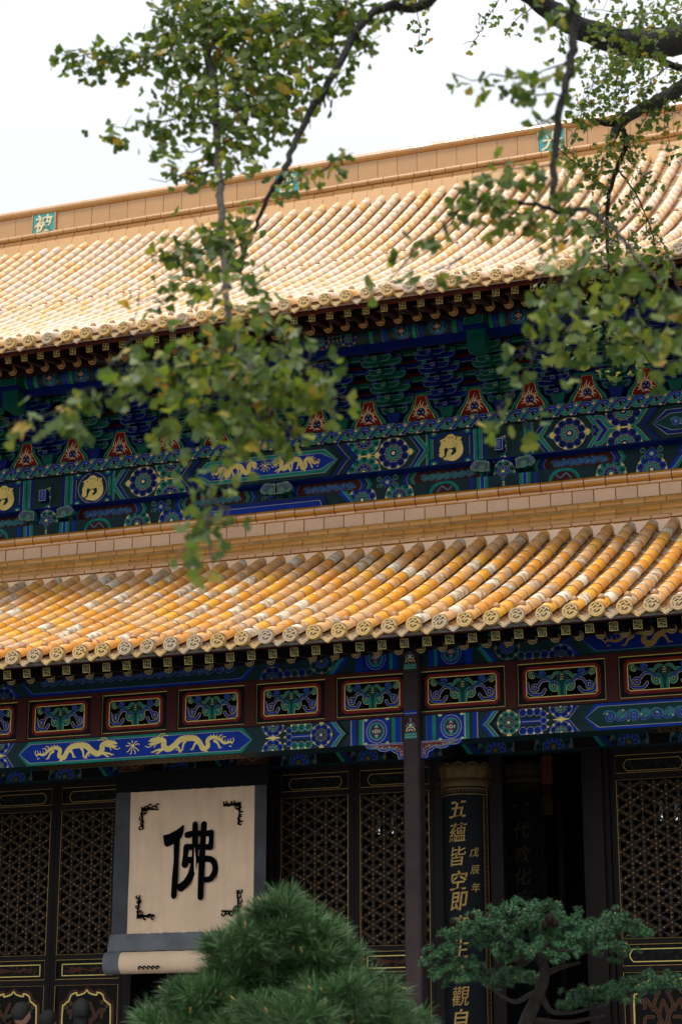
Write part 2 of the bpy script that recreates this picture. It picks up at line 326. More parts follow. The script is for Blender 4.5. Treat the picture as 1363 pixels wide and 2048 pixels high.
def scroll_band(P, x0, x1, z0, z1, cols=('blue', 'teal'), line='blue_line', l=3, dots=('carving', 'gold')):
    h = z1-z0; n = max(2, int((x1-x0)/(h*.62)))
    for i in range(n):
        x = x0+(i+.5)*(x1-x0)/n; s_ = 1 if i % 2 else -1; c = cols[i % len(cols)]; z = (z0+z1)/2+s_*h*.06
        P.line2([(x+h*.27*(1-.8*k/12)*cos(pi*.5*s_+s_*2*pi*1.3*k/12+pi), z+h*.27*(1-.8*k/12)*sin(pi*.5*s_+s_*2*pi*1.3*k/12+pi)) for k in range(13)], h*.10, c, line, l, h*.03)
        P.line2(smooth([(x-h*.30, z-s_*h*.2), (x-h*.1, z-s_*h*.32), (x+h*.25, z-s_*h*.22), (x+h*.42, z+s_*h*.1)], 3), h*.07, cols[(i+1) % len(cols)], line, l, h*.025)
        for k in range(2): P.disc(x+U(-.3, .3)*h, z+U(-.3, .3)*h, h*.05, dots[k % 2], l+4, 6)

def paint_base(mb, x0, x1, z0, z1, Y, col): P = Paint(mb, Y=Y); P.rect(x0, x1, z0, z1, col, 0); return P

# ================================================================== SETTING
g = MB(); g.box(-400, 400, -300, 600, -1, 0, 'stone'); g.build('ground', kind='structure')
t = MB(); t.box(-60, 60, 16.2, 60, .004, .95, 'stone')
terr = t.build('terrace', kind='structure')
sl_ = MB(); sl_.box(-.49, .49, -.49, .49, 0, .03, 'stone'); sm_ = sl_.mesh('paving_slab')
for i in range(30):
    for j in range(4): put(sm_, 'paving_slab', terr, (-16+i*1.0, 17+j*1.0, .95-.012*R()))

# ================================================================== THE HALL
FLOOR = 0.95
hall = empty('temple_hall', (-7, 22, FLOOR), label='tall temple hall with two tiers of yellow glazed tile roofs and painted beams', category='temple')
hall.location = (0, 0, 0)
XL, XR = -24.0, 4.0
# ---- tiled roofs
class Roof: pass
def roof(y0, z0, y1, z1, s0):
    r = Roof(); r.y0, r.z0, r.R, r.H = y0, z0, y1-y0, z1-z0; r.a = s0*r.R; r.b = r.H-r.a
    r.z = lambda y: r.z0+r.a*(y-r.y0)/r.R+r.b*((y-r.y0)/r.R)**2
    r.s = lambda y: (r.a+2*r.b*(y-r.y0)/r.R)/r.R
    return r
LO = roof(20.0, 6.61, 24.8, 8.87, .40)
HI = roof(22.3, 11.56, 31.3, 17.35, .44)
def tube_mesh(mn, L, r=.076, taper=.005):
    m = MB(); n = 9; A = [radians(-8+196*i/(n-1)) for i in range(n)]
    ring = lambda y, rr: [(rr*cos(a), y, rr*sin(a)) for a in A]
    m.loft([ring(0, r), ring(L+.012, r-taper)], mn, True, False, False)
    k = len(m.v); m.v += ring(0, r-.012)
    for j in range(n-1): m.f.append([j, j+1, k+j+1, k+j][::-1]); m.m.append(0); m.sm.append(False)
    return m
def step_positions(r, L):
    ys = []; y = r.y0+.06
    while y < r.y0+r.R-.05:
        ys.append(y); s = r.s(y); y += L/sqrt(1+s*s)
    return ys
def make_roof(r, SP, XP, L, i0, i1, key, mat_obj, mat_many, mat_pan, n_obj, pan_pitch, name, tops=.0):
    part = empty(name, (0, 0, 0), hall)
    # deck under the tiles
    ny = 24; d = MB(); ysd = [r.y0+.02+(r.R+.3)*k/ny for k in range(ny+1)]
    rings = [[(XL, y, r.z(y)-.10), (XR, y, r.z(y)-.10)] for y in ysd]
    rb = [[(XL, y+.06, r.z(y)-.14), (XR, y+.06, r.z(y)-.14)] for y in ysd]
    d.loft(rings, 'mortar', False, False); d.loft(rb, 'dark_maroon', False, False)
    y = r.y0; lb_, mb_ = (.096, .113) if key == 'lo' else (.078, .120); d.box(XL, XR, y+.07, y+.20, r.z0-lb_, r.z0-.03, 'lime_edge' if key == 'lo' else 'lime_edge_upper'); d.box(XL, XR, y+.10, y+.16, r.z0-mb_, r.z0-lb_-.001, 'maroon')
    d.build('roof_deck', part)
    rt, tp = (.081, .004) if key == 'lo' else (.083, .002); tm = tube_mesh(mat_obj, L, rt, tp).mesh('tube_tile'); ys = step_positions(r, L)
    rows = [(i, XP+SP*i) for i in range(i0, i1)]
    cand = []
    for i, x in rows:
        for y in ys:
            v = np.array([x, y, r.z(y)])-CAM; zz = v@FW; px, py = 681.5+F*(v@RT)/zz, 1024-F*(v@UP)/zz
            vis = -40 < px < 1400 and -40 < py < 2080
            cand.append((0 if vis else 1, zz, x, y))
    cand.sort(); many = MB(); tb = tube_mesh(mat_many, L, rt, tp)
    for k, (v, zz, x, y) in enumerate(cand):
        a = math.atan(r.s(y+L*.4)); jx, jz, ja = U(-.006, .006), U(-.003, .004), U(-.012, .012)
        if k < n_obj and v == 0:
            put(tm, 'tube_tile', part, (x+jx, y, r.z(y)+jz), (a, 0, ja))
        else:
            M = Matrix.Translation((x+jx, y, r.z(y)+jz)) @ Matrix.Rotation(ja, 4, 'Z') @ Matrix.Rotation(a, 4, 'X')
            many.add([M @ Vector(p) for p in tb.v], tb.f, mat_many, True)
    many.build('tube_tiles', part, kind='stuff')
    # mortar collars at the joints
    mj = MB(); n = 8; A = [radians(-5+190*i/(n-1)) for i in range(n)]
    for v, zz, x, y in cand:
        if v or key == 'hi': continue
        a = math.atan(r.s(y)); c_, s_ = cos(a), sin(a); rings = []
        for yy, rr in ((-.006, rt-.001), (-.006, rt+.0006), (.0, rt+.0012)): rings.append([(x+rr*cos(q), y+yy*c_-rr*sin(q)*s_, r.z(y)+yy*s_+rr*sin(q)*c_) for q in A])
        mj.loft(rings, 'mortar' if key == 'lo' else 'mortar_upper', True, False, False)
    if mj.v: mj.build('joint_mortar', part, kind='stuff')
    # pan tiles between the tubes
    pn = MB(); npn = 5
    for i, x in rows:
        xc = x+SP/2
        if xc > -1 or xc < -20: continue
        y = r.y0+.03
        while y < r.y0+r.R-.02:
            z = r.z(y); j = U(-.008, .008); w = SP*.5-.045
            s = r.s(y); arc = lambda yy, dz: [(xc+w*(2*k/npn-1), yy, r.z(y)+s*(yy-y)-.045-.038*(1-(2*k/npn-1)**2)+dz) for k in range(npn+1)]
            pn.loft([arc(y, -.022), arc(y, .004+j), arc(y+pan_pitch*1.1, -.012)], mat_pan, False, False, False)
            y += pan_pitch
    pn.build('pan_tiles', part, kind='stuff')
    # end discs, drip tiles, nail caps
    dm = MB(); rr = .083
    dm.loft([[(rr*cos(2*pi*k/20), y, rr*sin(2*pi*k/20)) for k in range(20)] for y in (0.05, -.012)], 'disc_glaze', False); dm.add([(rr*.86*cos(2*pi*k/20), -.0135, rr*.86*sin(2*pi*k/20)) for k in range(20)], [tuple(range(20))[::-1]], 'disc_dark')
    P = Paint(dm, Y=-.012); P.dep = .012
    def relief(off_, pts, w):
        P.fn = lambda u, v, o: (u, -.012-off_-o*.3, v); P.stroke(pts, w, 'disc_glaze', 0)
    relief(.010, [(rr*.90*cos(2*pi*k/20), rr*.90*sin(2*pi*k/20)) for k in range(20)]+[(rr*.90, 0)], .018)
    relief(.012, smooth([(-.055, .02), (-.03, .0), (-.045, -.03), (-.01, -.055), (.035, -.045), (.055, -.01), (.03, .0), (.0, -.02)], 3), .017)
    relief(.014, smooth([(-.03, .03), (0, .05), (.02, .025), (.045, .04)], 3), .015); relief(.010, [(-.02, .0), (.01, .015), (.01, -.005)], .02)
    for a in (30, 75, 130, 170, 215): relief(.009, [(.035*cos(radians(a)), .035*sin(radians(a))), (.065*cos(radians(a+20)), .065*sin(radians(a+20)))], .010)
    dmm = dm.mesh('tile_end_disc')
    dr = MB(); out = [(-.105, .030), (-.095, .0), (-.070, -.028), (-.040, -.048), (-.018, -.070), (0, -.080), (.018, -.070), (.040, -.048), (.070, -.028), (.095, .0), (.105, .030)]
    inn = [(x*.80, z*.72+.012) for x, z in out]
    top = [(x, .030-.048*(1-(x/.105)**2)) for x in (.105, .07, .035, 0, -.035, -.07, -.105)]
    dr.prism(out+top[1:-1], -.008, .02, 'disc_glaze')
    P = Paint(dr, Y=-.006); P.dep = .01
    P.poly([(x*.80, z*.80-.004) for x, z in out[1:-1]], 'disc_dark', 0); P.stroke([(x*.95, z*.95) for x, z in out[0:]], .009, 'disc_glaze', 1)
    for q in ([(-.06, -.008), (-.02, -.038), (.0, -.062)], [(.06, -.008), (.02, -.038), (.0, -.062)], [(-.025, -.015), (0, -.045), (.03, -.02)]): P.stroke(q, .011, 'disc_glaze', 2)
    for k in range(9): dr.box(-.09+.02*k, -.09+.02*k+.0005, -.01, -.009, .0, .001, 'disc_glaze')
    drm = dr.mesh('drip_tile')
    cm = MB(); rings = []
    for k in range(6):
        a = pi/2*k/5; rings.append([((.038*cos(a)+.0015)*(1+.14*(j % 2))*cos(2*pi*j/16), (.038*cos(a)+.0015)*(1+.14*(j % 2))*sin(2*pi*j/16), .062*sin(a)) for j in range(16)])
    cm.loft(rings, 'cap_glaze'); cmm = cm.mesh('nail_cap')
    for i, x in rows:
        if x < -20 or x > -1: continue
        jj = U(-.006, .006)
        put(dmm, 'tile_end_disc', part, (x+jj, r.y0, r.z0+U(-.004, .004)), (radians(-6), U(-.3, .3), U(-.05, .05)))
        put(drm, 'drip_tile', part, (x+SP/2+U(-.008, .008), r.y0+.035, r.z0-.040+U(-.006, .006)), (radians(-14), U(-.06, .06), U(-.05, .05)))
        caps = [r.y0+.22]+([27.3] if key == 'hi' else [])
        for y in caps: put(cmm, 'nail_cap', part, (x, y, r.z(y)+.070), (math.atan(r.s(y))*.6, 0, U(0, 3)))
    return part
LSP, LXP = .2866, -4.153
HSP, HXP = .2845, -8.338
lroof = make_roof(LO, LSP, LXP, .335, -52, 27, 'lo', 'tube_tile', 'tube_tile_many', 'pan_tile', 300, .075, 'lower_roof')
uroof = make_roof(HI, HSP, HXP, .345, -52, 42, 'hi', 'tube_tile_upper', 'tube_tile_upper', 'pan_tile_upper', 0, .10, 'upper_roof')
# roof body above: back slope and gables so the hall is solid
bk = MB(); bk.add([(XL, 31.4, 17.3), (XR, 31.4, 17.3), (XR, 42, 11.4), (XL, 42, 11.4)], [(0, 1, 2, 3)], 'tube_tile_upper')
for x in (XL, XR): bk.add([(x, 22.4, 11.3), (x, 31.4, 17.3), (x, 42, 11.4)], [(0, 1, 2)], 'maroon')
bk.build('back_roof_slope', hall)

# ---- ridges built of glazed pieces
def bar_profile(prof, L, m, joint=True):
    b = MB(); n = len(prof); g_ = .006
    b.loft([[(-L/2+g_, y, z) for y, z in prof], [(L/2-g_, y, z) for y, z in prof]], m, False)
    return b
def arcp(cy, cz, r, a0, a1, n=7): return [(cy+r*cos(radians(a0+(a1-a0)*k/(n-1))), cz+r*sin(radians(a0+(a1-a0)*k/(n-1)))) for k in range(n)]
def recentre(me):
    n = len(me.vertices); a = np.empty(n*3); me.vertices.foreach_get('co', a); a = a.reshape(-1, 3); c = a.mean(0); c[0] = 0; a -= c; me.vertices.foreach_set('co', a.ravel()); me.update(); return c
def lay(me, name, parent, x0, x1, L, y, z, off=0, jit=.002):
    x = x0+off; c = recentre(me); y, z = c[1], c[2]
    while x < x1: put(me, name, parent, (x, y+U(-jit, jit), z+U(-jit, jit)), (U(-.02, .02), 0, U(-.003, .003))); x += L
lr = empty('lower_ridge', (0, 0, 0), hall)
core = MB(); core.box(XL, XR, 24.902, 25.2, 8.7, 9.60, 'joint'); core.box(XL, XR, 24.792, 24.91, 8.93, 9.262, 'joint'); core.box(XL, XR, 24.765, 24.80, 8.93, 9.06, 'joint'); core.box(XL, XR, 24.78, 24.93, 8.6, 8.935, 'mortar'); core.build('ridge_core', lr)
RL = .2925; RX = -16.99
m = bar_profile([(24.88, 9.47)]+[(y, z) for y, z in arcp(24.90, 9.565, .070, 255, 110, 9)]+[(25.0, 9.62), (25.0, 9.47)], RL, 'ridge_glaze').mesh('ridge_cap_tile')
lay(m, 'ridge_cap_tile', lr, RX, -2, RL, 0, 0, .1)
m = bar_profile([(24.885, 9.462), (24.878, 9.477), (24.95, 9.477), (24.95, 9.462)], 17, 'ridge_glaze').mesh('ridge_fillet'); put(m, 'ridge_fillet', lr, (-9, 0, 0))
m = bar_profile([(24.895, 9.272), (24.893, 9.458), (24.94, 9.458), (24.94, 9.272)], RL-.004, 'ridge_glaze').mesh('ridge_wall_tile')
lay(m, 'ridge_wall_tile', lr, RX, -2, RL, 0, 0, -.073, .003)
m = bar_profile(arcp(24.835, 9.212, .058, 262, 70, 8)+[(24.94, 9.264), (24.94, 9.146), (24.80, 9.146), (24.79, 9.152)], RL, 'ridge_glaze').mesh('ridge_roll_tile')
lay(m, 'ridge_roll_tile', lr, RX, -2, RL, 0, 0, .03)
m = bar_profile([(24.79, 9.135), (24.775, 9.12), (24.785, 9.10), (24.768, 9.08), (24.778, 9.06), (24.756, 9.035), (24.765, 9.01), (24.74, 8.985), (24.93, 8.985), (24.93, 9.145)][::-1], RL, 'ridge_glaze').mesh('ridge_molding_tile')
lay(m, 'ridge_molding_tile', lr, RX, -2, RL, 0, 0, -.05)
m = bar_profile([(24.715, 8.935), (24.71, 8.975), (24.80, 8.98), (24.80, 8.935)], RL*.9, 'ridge_glaze').mesh('ridge_fillet_tile'); lay(m, 'ridge_fillet_tile', lr, RX, -2, RL*.9, 0, 0, .02)
def scallop(SP, h, mname):
    b = MB(); pts = [(-SP/2+.003, h)]+[(x, (.075*(abs(x)/(SP/2))**2.2)) for x in [(-SP/2+.003)+(SP-.006)*k/8 for k in range(9)]]+[(SP/2-.003, h)]
    b.prism(pts[::-1], 0, .03, mname); return b.mesh('gutter_cover_tile')
m = scallop(LSP, .19, 'amber_glaze')
for i in range(-44, 8): put(m, 'gutter_cover_tile', lr, (LXP+LSP*(i+.5), 24.70, 8.745), (radians(-12), 0, 0))
# main ridge with three name plaques
ur = empty('main_ridge', (0, 0, 0), hall)
K = 31.5/31
zt = lambda z: 1.6+(z-1.6)*K
core = MB(); core.box(XL, XR, 31.508, 31.8, 17.0, 18.36, 'joint'); core.box(XL, XR, 31.47, 31.535, 17.57, 17.86, 'joint'); core.box(XL, XR, 31.36, 31.53, 16.8, 17.57, 'joint'); core.build('ridge_core', ur)
HL = .379
m = bar_profile(arcp(31.52, 18.36, .085, 265, 60, 8)+[(31.72, 18.42), (31.72, 18.28)], HL, 'ridge_glaze_upper').mesh('ridge_cap_tile'); lay(m, 'ridge_cap_tile', ur, -22, -2, HL*.8, 0, 0)
m = bar_profile([(31.50, 17.88), (31.50, 18.275), (31.535, 18.275), (31.535, 17.88)], HL, 'ridge_glaze_upper').mesh('ridge_wall_tile')
PLX = [-17.58, -12.52, -7.48]
cc_ = recentre(m)
for a, b_ in zip([-22.6]+PLX, PLX+[-2.4]):
    n_ = round((b_-a-.524)/HL); st_ = (b_-a-.524)/n_
    for k in range(n_): put(m, 'ridge_wall_tile', ur, (a+.262+st_*(k+.5), cc_[1]+U(-.002, .002), cc_[2]), (0, 0, U(-.006, .006)), scale=(st_/HL, 1, 1))
m = bar_profile(arcp(31.45, 17.82, .055, 280, 80, 8)+[(31.53, 17.87), (31.53, 17.76)], HL*.78, 'ridge_glaze_upper').mesh('ridge_roll_tile'); lay(m, 'ridge_roll_tile', ur, -22, -2, HL*.78, 0, 0)
m = bar_profile([(31.44, 17.755), (31.42, 17.74), (31.43, 17.71), (31.40, 17.69), (31.41, 17.66), (31.375, 17.63), (31.365, 17.58), (31.53, 17.58), (31.53, 17.757)][::-1], HL, 'ridge_glaze_upper').mesh('ridge_molding_tile'); lay(m, 'ridge_molding_tile', ur, -22, -2, HL, 0, 0)
m = scallop(HSP, .36, 'amber_glaze')
glaze('upper_cover', False, [(0, (.58, .30, .09)), (1, (.62, .34, .12))], rough=.4, whiten=.1, coat=.1)
m.materials[0] = MATS['upper_cover']
for i in range(-52, 22): put(m, 'gutter_cover_tile', ur, (HXP+HSP*(i+.5), 31.27, 17.235), (radians(-10), 0, 0))

# ---- writing
def glyph(ch, size, bold=.0, extrude=.01, shear=0):
    c = bpy.data.curves.new('glyph', 'FONT'); c.body = ch; c.size = size; c.offset = bold; c.extrude = extrude; c.align_x = 'CENTER'; c.resolution_u = 3; c.shear = shear
    o = bpy.data.objects.new('glyph', c); COL.objects.link(o); dg = bpy.context.evaluated_depsgraph_get(); dg.update()
    me = bpy.data.meshes.new_from_object(o.evaluated_get(dg)); vs = [v.co.copy() for v in me.vertices]; fs = [tuple(p.vertices) for p in me.polygons]
    bpy.data.objects.remove(o); bpy.data.curves.remove(c); bpy.data.meshes.remove(me)
    if vs:
        x0, x1 = min(v.x for v in vs), max(v.x for v in vs); y0, y1 = min(v.y for v in vs), max(v.y for v in vs)
        for v in vs: v.x -= (x0+x1)/2; v.y -= (y0+y1)/2
    return vs, fs
for ch, x in zip('被普光', PLX):
    zc = 18.075
    b = MB(); b.box(-.235, .235, 31.475, 31.53, zc-.205, zc+.205, 'turquoise'); p = b.build('name_plaque', ur, (x, 0, 0))
    f = MB()
    for q in ((-.262, -.237, -.21, .20), (.237, .262, -.21, .20)): f.box(q[0], q[1], 31.455, 31.53, zc+q[2], zc+q[3], 'ridge_glaze_upper')
    f.build('plaque_frame', ur, (x, 0, 0))
    vs, fs = glyph(ch, .38, .006, .012, .12); c = MB(); c.add([(v.x, 31.468-v.z, zc+v.y) for v in vs], fs, 'cream_glaze'); c.build('plaque_character', ur, (x, 0, 0))

# ---- rafters under both eaves
def fret_square(s):
    b = MB(); b.box(-s, s, 0, .5, -s, s, 'dark_maroon'); P = Paint(b, Y=-.001); P.rect(-s, s, -s, s, 'gold', 0); P.rect(-s*.86, s*.86, -s*.86, s*.86, 'fret_green', 1)
    w = s*.15
    for q in ([(0, -.62), (0, .62)], [(-.62, 0), (.62, 0)], [(0, .62), (.62, .62)], [(.62, 0), (.62, -.62)], [(0, -.62), (-.62, -.62)], [(-.62, 0), (-.62, .62)]):
        P.stroke([(a*s, c*s) for a, c in q], w, 'gold', 2, caps=False)
    return b
def fret_square2(s):
    b = MB(); b.box(-s, s, 0, .5, -s, s, 'dark_maroon'); P = Paint(b, Y=-.001); P.rect(-s, s, -s, s, 'gold', 0); P.rect(-s*.88, s*.88, -s*.88, s*.88, 'fret_green', 1)
    w = s*.085
    for q in ([(-.84, .30), (-.22, .30), (-.22, .84)], [(.84, -.30), (.22, -.30), (.22, -.84)], [(-.22, .0), (-.84, 0)], [(.22, 0), (.84, 0)], [(-.22, -.84), (-.22, -.3)], [(.22, .84), (.22, .3)], [(-.22, 0), (.22, 0)], [(.55, .84), (.55, .3), (.84, .3)], [(-.55, -.84), (-.55, -.3), (-.84, -.3)]):
        P.stroke([(a*s, c*s) for a, c in q], w, 'gold', 2, caps=False)
    return b
def shou_round(r, g='gold', bg='deep_green', solid=False):
    b = MB(); b.loft([[(r*cos(2*pi*k/18), y, r*sin(2*pi*k/18)) for k in range(18)] for y in (0, 1.2)], 'dark_maroon', False)
    P = Paint(b, Y=-.001); P.disc(0, 0, r, g, 0, 20); P.disc(0, 0, r*.86, bg, 1, 20)
    w = r*.12
    for q in ([(0, .75), (0, -.2)], [(-.5, .45), (.5, .45)], [(-.65, .2), (.65, .2)], [(-.3, -.0), (.3, -.0)], [(-.65, -.22), (.65, -.22)], [(-.4, -.22), (-.4, -.6)], [(.4, -.22), (.4, -.6)], [(0, -.45), (0, -.75)], [(-.2, -.45), (.2, -.45)], [(-.6, .0), (-.45, .0)], [(.6, .0), (.45, .0)]):
        P.stroke([(a*r, c*r) for a, c in q], w, g, 2, caps=False)
    return b
sm1 = fret_square2(.047).mesh('flying_rafter'); rm1 = shou_round(.056, 'old_gold').mesh('round_rafter')
x = -20.0; k = 0
while x < -1:
    put(sm1, 'flying_rafter', hall, (x, 20.25, 6.470), (radians(10), 0, U(-.04, .04)))
    put(rm1, 'round_rafter', hall, (x+U(-.01, .01), 20.82, 6.535), (radians(17), 0, 0)); x += .257; k += 1
sm2 = fret_square(.045).mesh('flying_rafter'); rm2 = shou_round(.064, 'old_gold', 'carving').mesh('round_rafter')
x = -22.0
while x < -1:
    put(sm2, 'flying_rafter', hall, (x, 22.62, 11.463), (radians(10), 0, U(-.04, .04)))
    put(rm2, 'round_rafter', hall, (x+U(-.01, .01), 23.2, 11.54), (radians(20), 0, 0)); x += .2475
e = MB()
e.add([(XL, 20.32, 6.53), (XR, 20.32, 6.53), (XR, 24.9, 8.35), (XL, 24.9, 8.35)], [(0, 1, 2, 3)], 'dark_maroon')
e.add([(XL, 22.7, 11.555), (XR, 22.7, 11.555), (XR, 26.2, 13.0), (XL, 26.2, 13.0)], [(0, 1, 2, 3)], 'dark_maroon')
e.build('eave_boards', hall)

# ================================================================== lower front: columns, beams, carved frieze
COLX = [-13.98, -6.93, 1.15]; YC = 21.45
def face(u, v, o, Y=YC): return (u, Y-o, v)
def column_small(x):
    c = empty('veranda_column', (x, 0, 0), hall)
    b = MB(); w = .095; pts = [(-w+.02, 21.35), (w-.02, 21.35), (w, 21.37), (w, 21.55), (-w, 21.55), (-w, 21.37)]
    b.loft([[(a, y, z) for a, y in pts] for z in (FLOOR+.25, 6.75)], 'column_paint', False); b.build('shaft', c)
    s_ = MB(); s_.box(-.17, .17, 21.28, 21.62, FLOOR+.03, FLOOR+.25, 'stone'); s_.build('column_base', c)
    for z0, z1, hi in ((5.62, 5.94, 1), (6.42, 6.74, 0)):
        p = MB(); P = Paint(p, Y=21.35)
        P.rect(-w+.022, w-.022, z0, z1, 'maroon', 0); P.rect(-w+.022, w-.022, z1-.05, z1, 'blue', 1); P.rect(-w+.022, w-.022, z1-.030, z1-.024, 'pale_line', 2)
        P.rect(-w+.022, w-.022, z0, z0+.07, 'teal', 1); P.rect(-w+.022, w-.022, z0+.018, z0+.024, 'pale_line', 2); P.rect(-w+.022, w-.022, z0+.045, z0+.05, 'pale_line', 2)
        for r_, cc in ((.052, 'gold'), (.038, 'blue'), (.022, 'gold')): P.stroke(ell(0, z0+.085, r_, r_, 10, 0, pi), .011, cc, 3, caps=False)
        for q in ((-.03, .17), (.03, .17), (0, .2), (-.045, .145), (.045, .145), (0, .225)): P.disc(q[0], z0+q[1], .014, 'blue_line', 3, 8); P.disc(q[0], z0+q[1], .008, 'teal', 4, 8)
        P.disc(0, z0+.155, .02, 'pale_line', 4, 8); P.disc(0, z0+.155, .013, 'gold', 5, 8)
        p.build('painted_band', c)
    return c
for x in COLX: column_small(x)
bays = [(COLX[0]-7.05, COLX[0], 7), (COLX[0], COLX[1], 7), (COLX[1], COLX[2], 7)]
# frieze frame rails and mullions
fr = MB(); fr.box(XL, XR, 21.44, 21.60, 5.905, 5.935, 'maroon'); fr.box(XL, XR, 21.44, 21.60, 6.415, 6.45, 'maroon'); fr.build('frieze_rail', hall)
def carved_panel(w, h, mull):
    """openwork panel: frame, gilt lines, pierced cloud scrolls"""
    f = MB(); W2, H2 = w/2, h/2; ow, oh = W2-.105, H2-.085
    def ring(x0, z0, x1, z1, c):                                         # four boards round the opening
        f.box(-x0, x0, 21.475, 21.53, z1, z0, c); f.box(-x0, x0, 21.475, 21.53, -z0, -z1, c); f.box(-x0, -x1, 21.475, 21.53, -z1, z1, c); f.box(x1, x0, 21.475, 21.53, -z1, z1, c)
    ring(W2, H2, ow, oh, 'black')
    P = Paint(f, Y=21.475); n_ = .022
    P.stroke([(-W2+.006, -H2+.006), (W2-.006, -H2+.006), (W2-.006, H2-.006), (-W2+.006, H2-.006)], .009, 'gold', 1, True)
    def notch(x, z, q): return [(-x+q, -z), (x-q, -z), (x-q*.6, -z+q*.6), (x, -z+q), (x, z-q), (x-q*.6, z-q*.6), (x-q, z), (-x+q, z), (-x+q*.6, z-q*.6), (-x, z-q), (-x, -z+q), (-x+q*.6, -z+q*.6)]
    P.stroke(notch(ow+.027, oh+.025, .03), .036, 'red_paint', 1, True); P.stroke(notch(ow+.003, oh+.003, n_), .010, 'gold', 2, True)
    c = MB(); P = Paint(c, Y=21.50); P.dep = .012; sx, sz = ow/.41, oh/.157
    def S(pts, w_, a, e_, l): P.line2([(x*sx, z*sz) for x, z in smooth(pts, 4)], w_, a, e_, l, .0035)
    for sg in (-1, 1):
        m_ = lambda pts: [(sg*x, z) for x, z in pts]
        S(m_([(.0, .10), (.07, .12), (.12, .07), (.17, .075), (.15, .03)]), .028, 'teal', 'old_gold', 1)
        S(m_([(.03, -.14), (.035, -.06), (.055, .0), (.10, .01), (.135, -.02), (.12, -.07), (.08, -.08), (.075, -.045)]), .030, 'teal', 'gold', 2)
        S(m_([(.05, -.02), (.12, .03), (.20, .065), (.27, .085), (.33, .12)]), .018, 'deep_green', 'blue_line', 4)
        S(m_([(.33, .12), (.37, .14), (.38, .10), (.34, .08), (.33, .12)]), .018, 'teal', 'gold', 4)
        S(m_([(.10, -.01), (.17, .04), (.24, .03), (.28, -.02), (.32, -.01), (.35, -.03), (.34, -.07), (.30, -.075), (.29, -.04)]), .024, 'blue', 'gold', 2)
        S(m_([(.20, -.07), (.24, -.12), (.31, -.125), (.37, -.11), (.40, -.05), (.405, .01)]), .028, 'blue', 'gold', 3)
        S(m_([(.17, .06), (.22, .09), (.26, .13), (.22, .145), (.20, .12)]), .018, 'blue', 'blue_line', 3)
    P.poly([(x*sx, z*sz) for x, z in [(-.085, .03), (-.06, .095), (0, .125), (.06, .095), (.085, .03), (.04, -.01), (.02, -.155), (-.02, -.155), (-.04, -.01)]], 'deep_green', 2)
    for k in range(3): P.stroke([(-.018*sx, (.035+.028*k)*sz), (0, (.045+.028*k)*sz), (.018*sx, (.035+.028*k)*sz)], .006, 'gold', 5, caps=False)
    return f.mesh('panel_frame'), c.mesh('cloud_carving')
for (x0, x1, n) in bays:
    a, b_ = x0+.095, x1-.095; pitch = (x1-x0)/n; w = pitch-.125 if x1-x0 < 7.5 else pitch-.135
    pm = carved_panel(w-.01, .475, 0)
    for i in range(n):
        xc = x0+pitch*(i+.5); wi = w
        if x1 < -15 and i < 3: continue
        p = empty('frieze_panel', (xc, 0, 6.175), hall); put(pm[0], 'panel_frame', p); put(pm[1], 'cloud_carving', p)
        if i: mu = MB(); mu.box(-.067, .067, 21.44, 21.58, -.24, .24, 'maroon'); mu.build('mullion', hall, (x0+pitch*i, 0, 6.175))
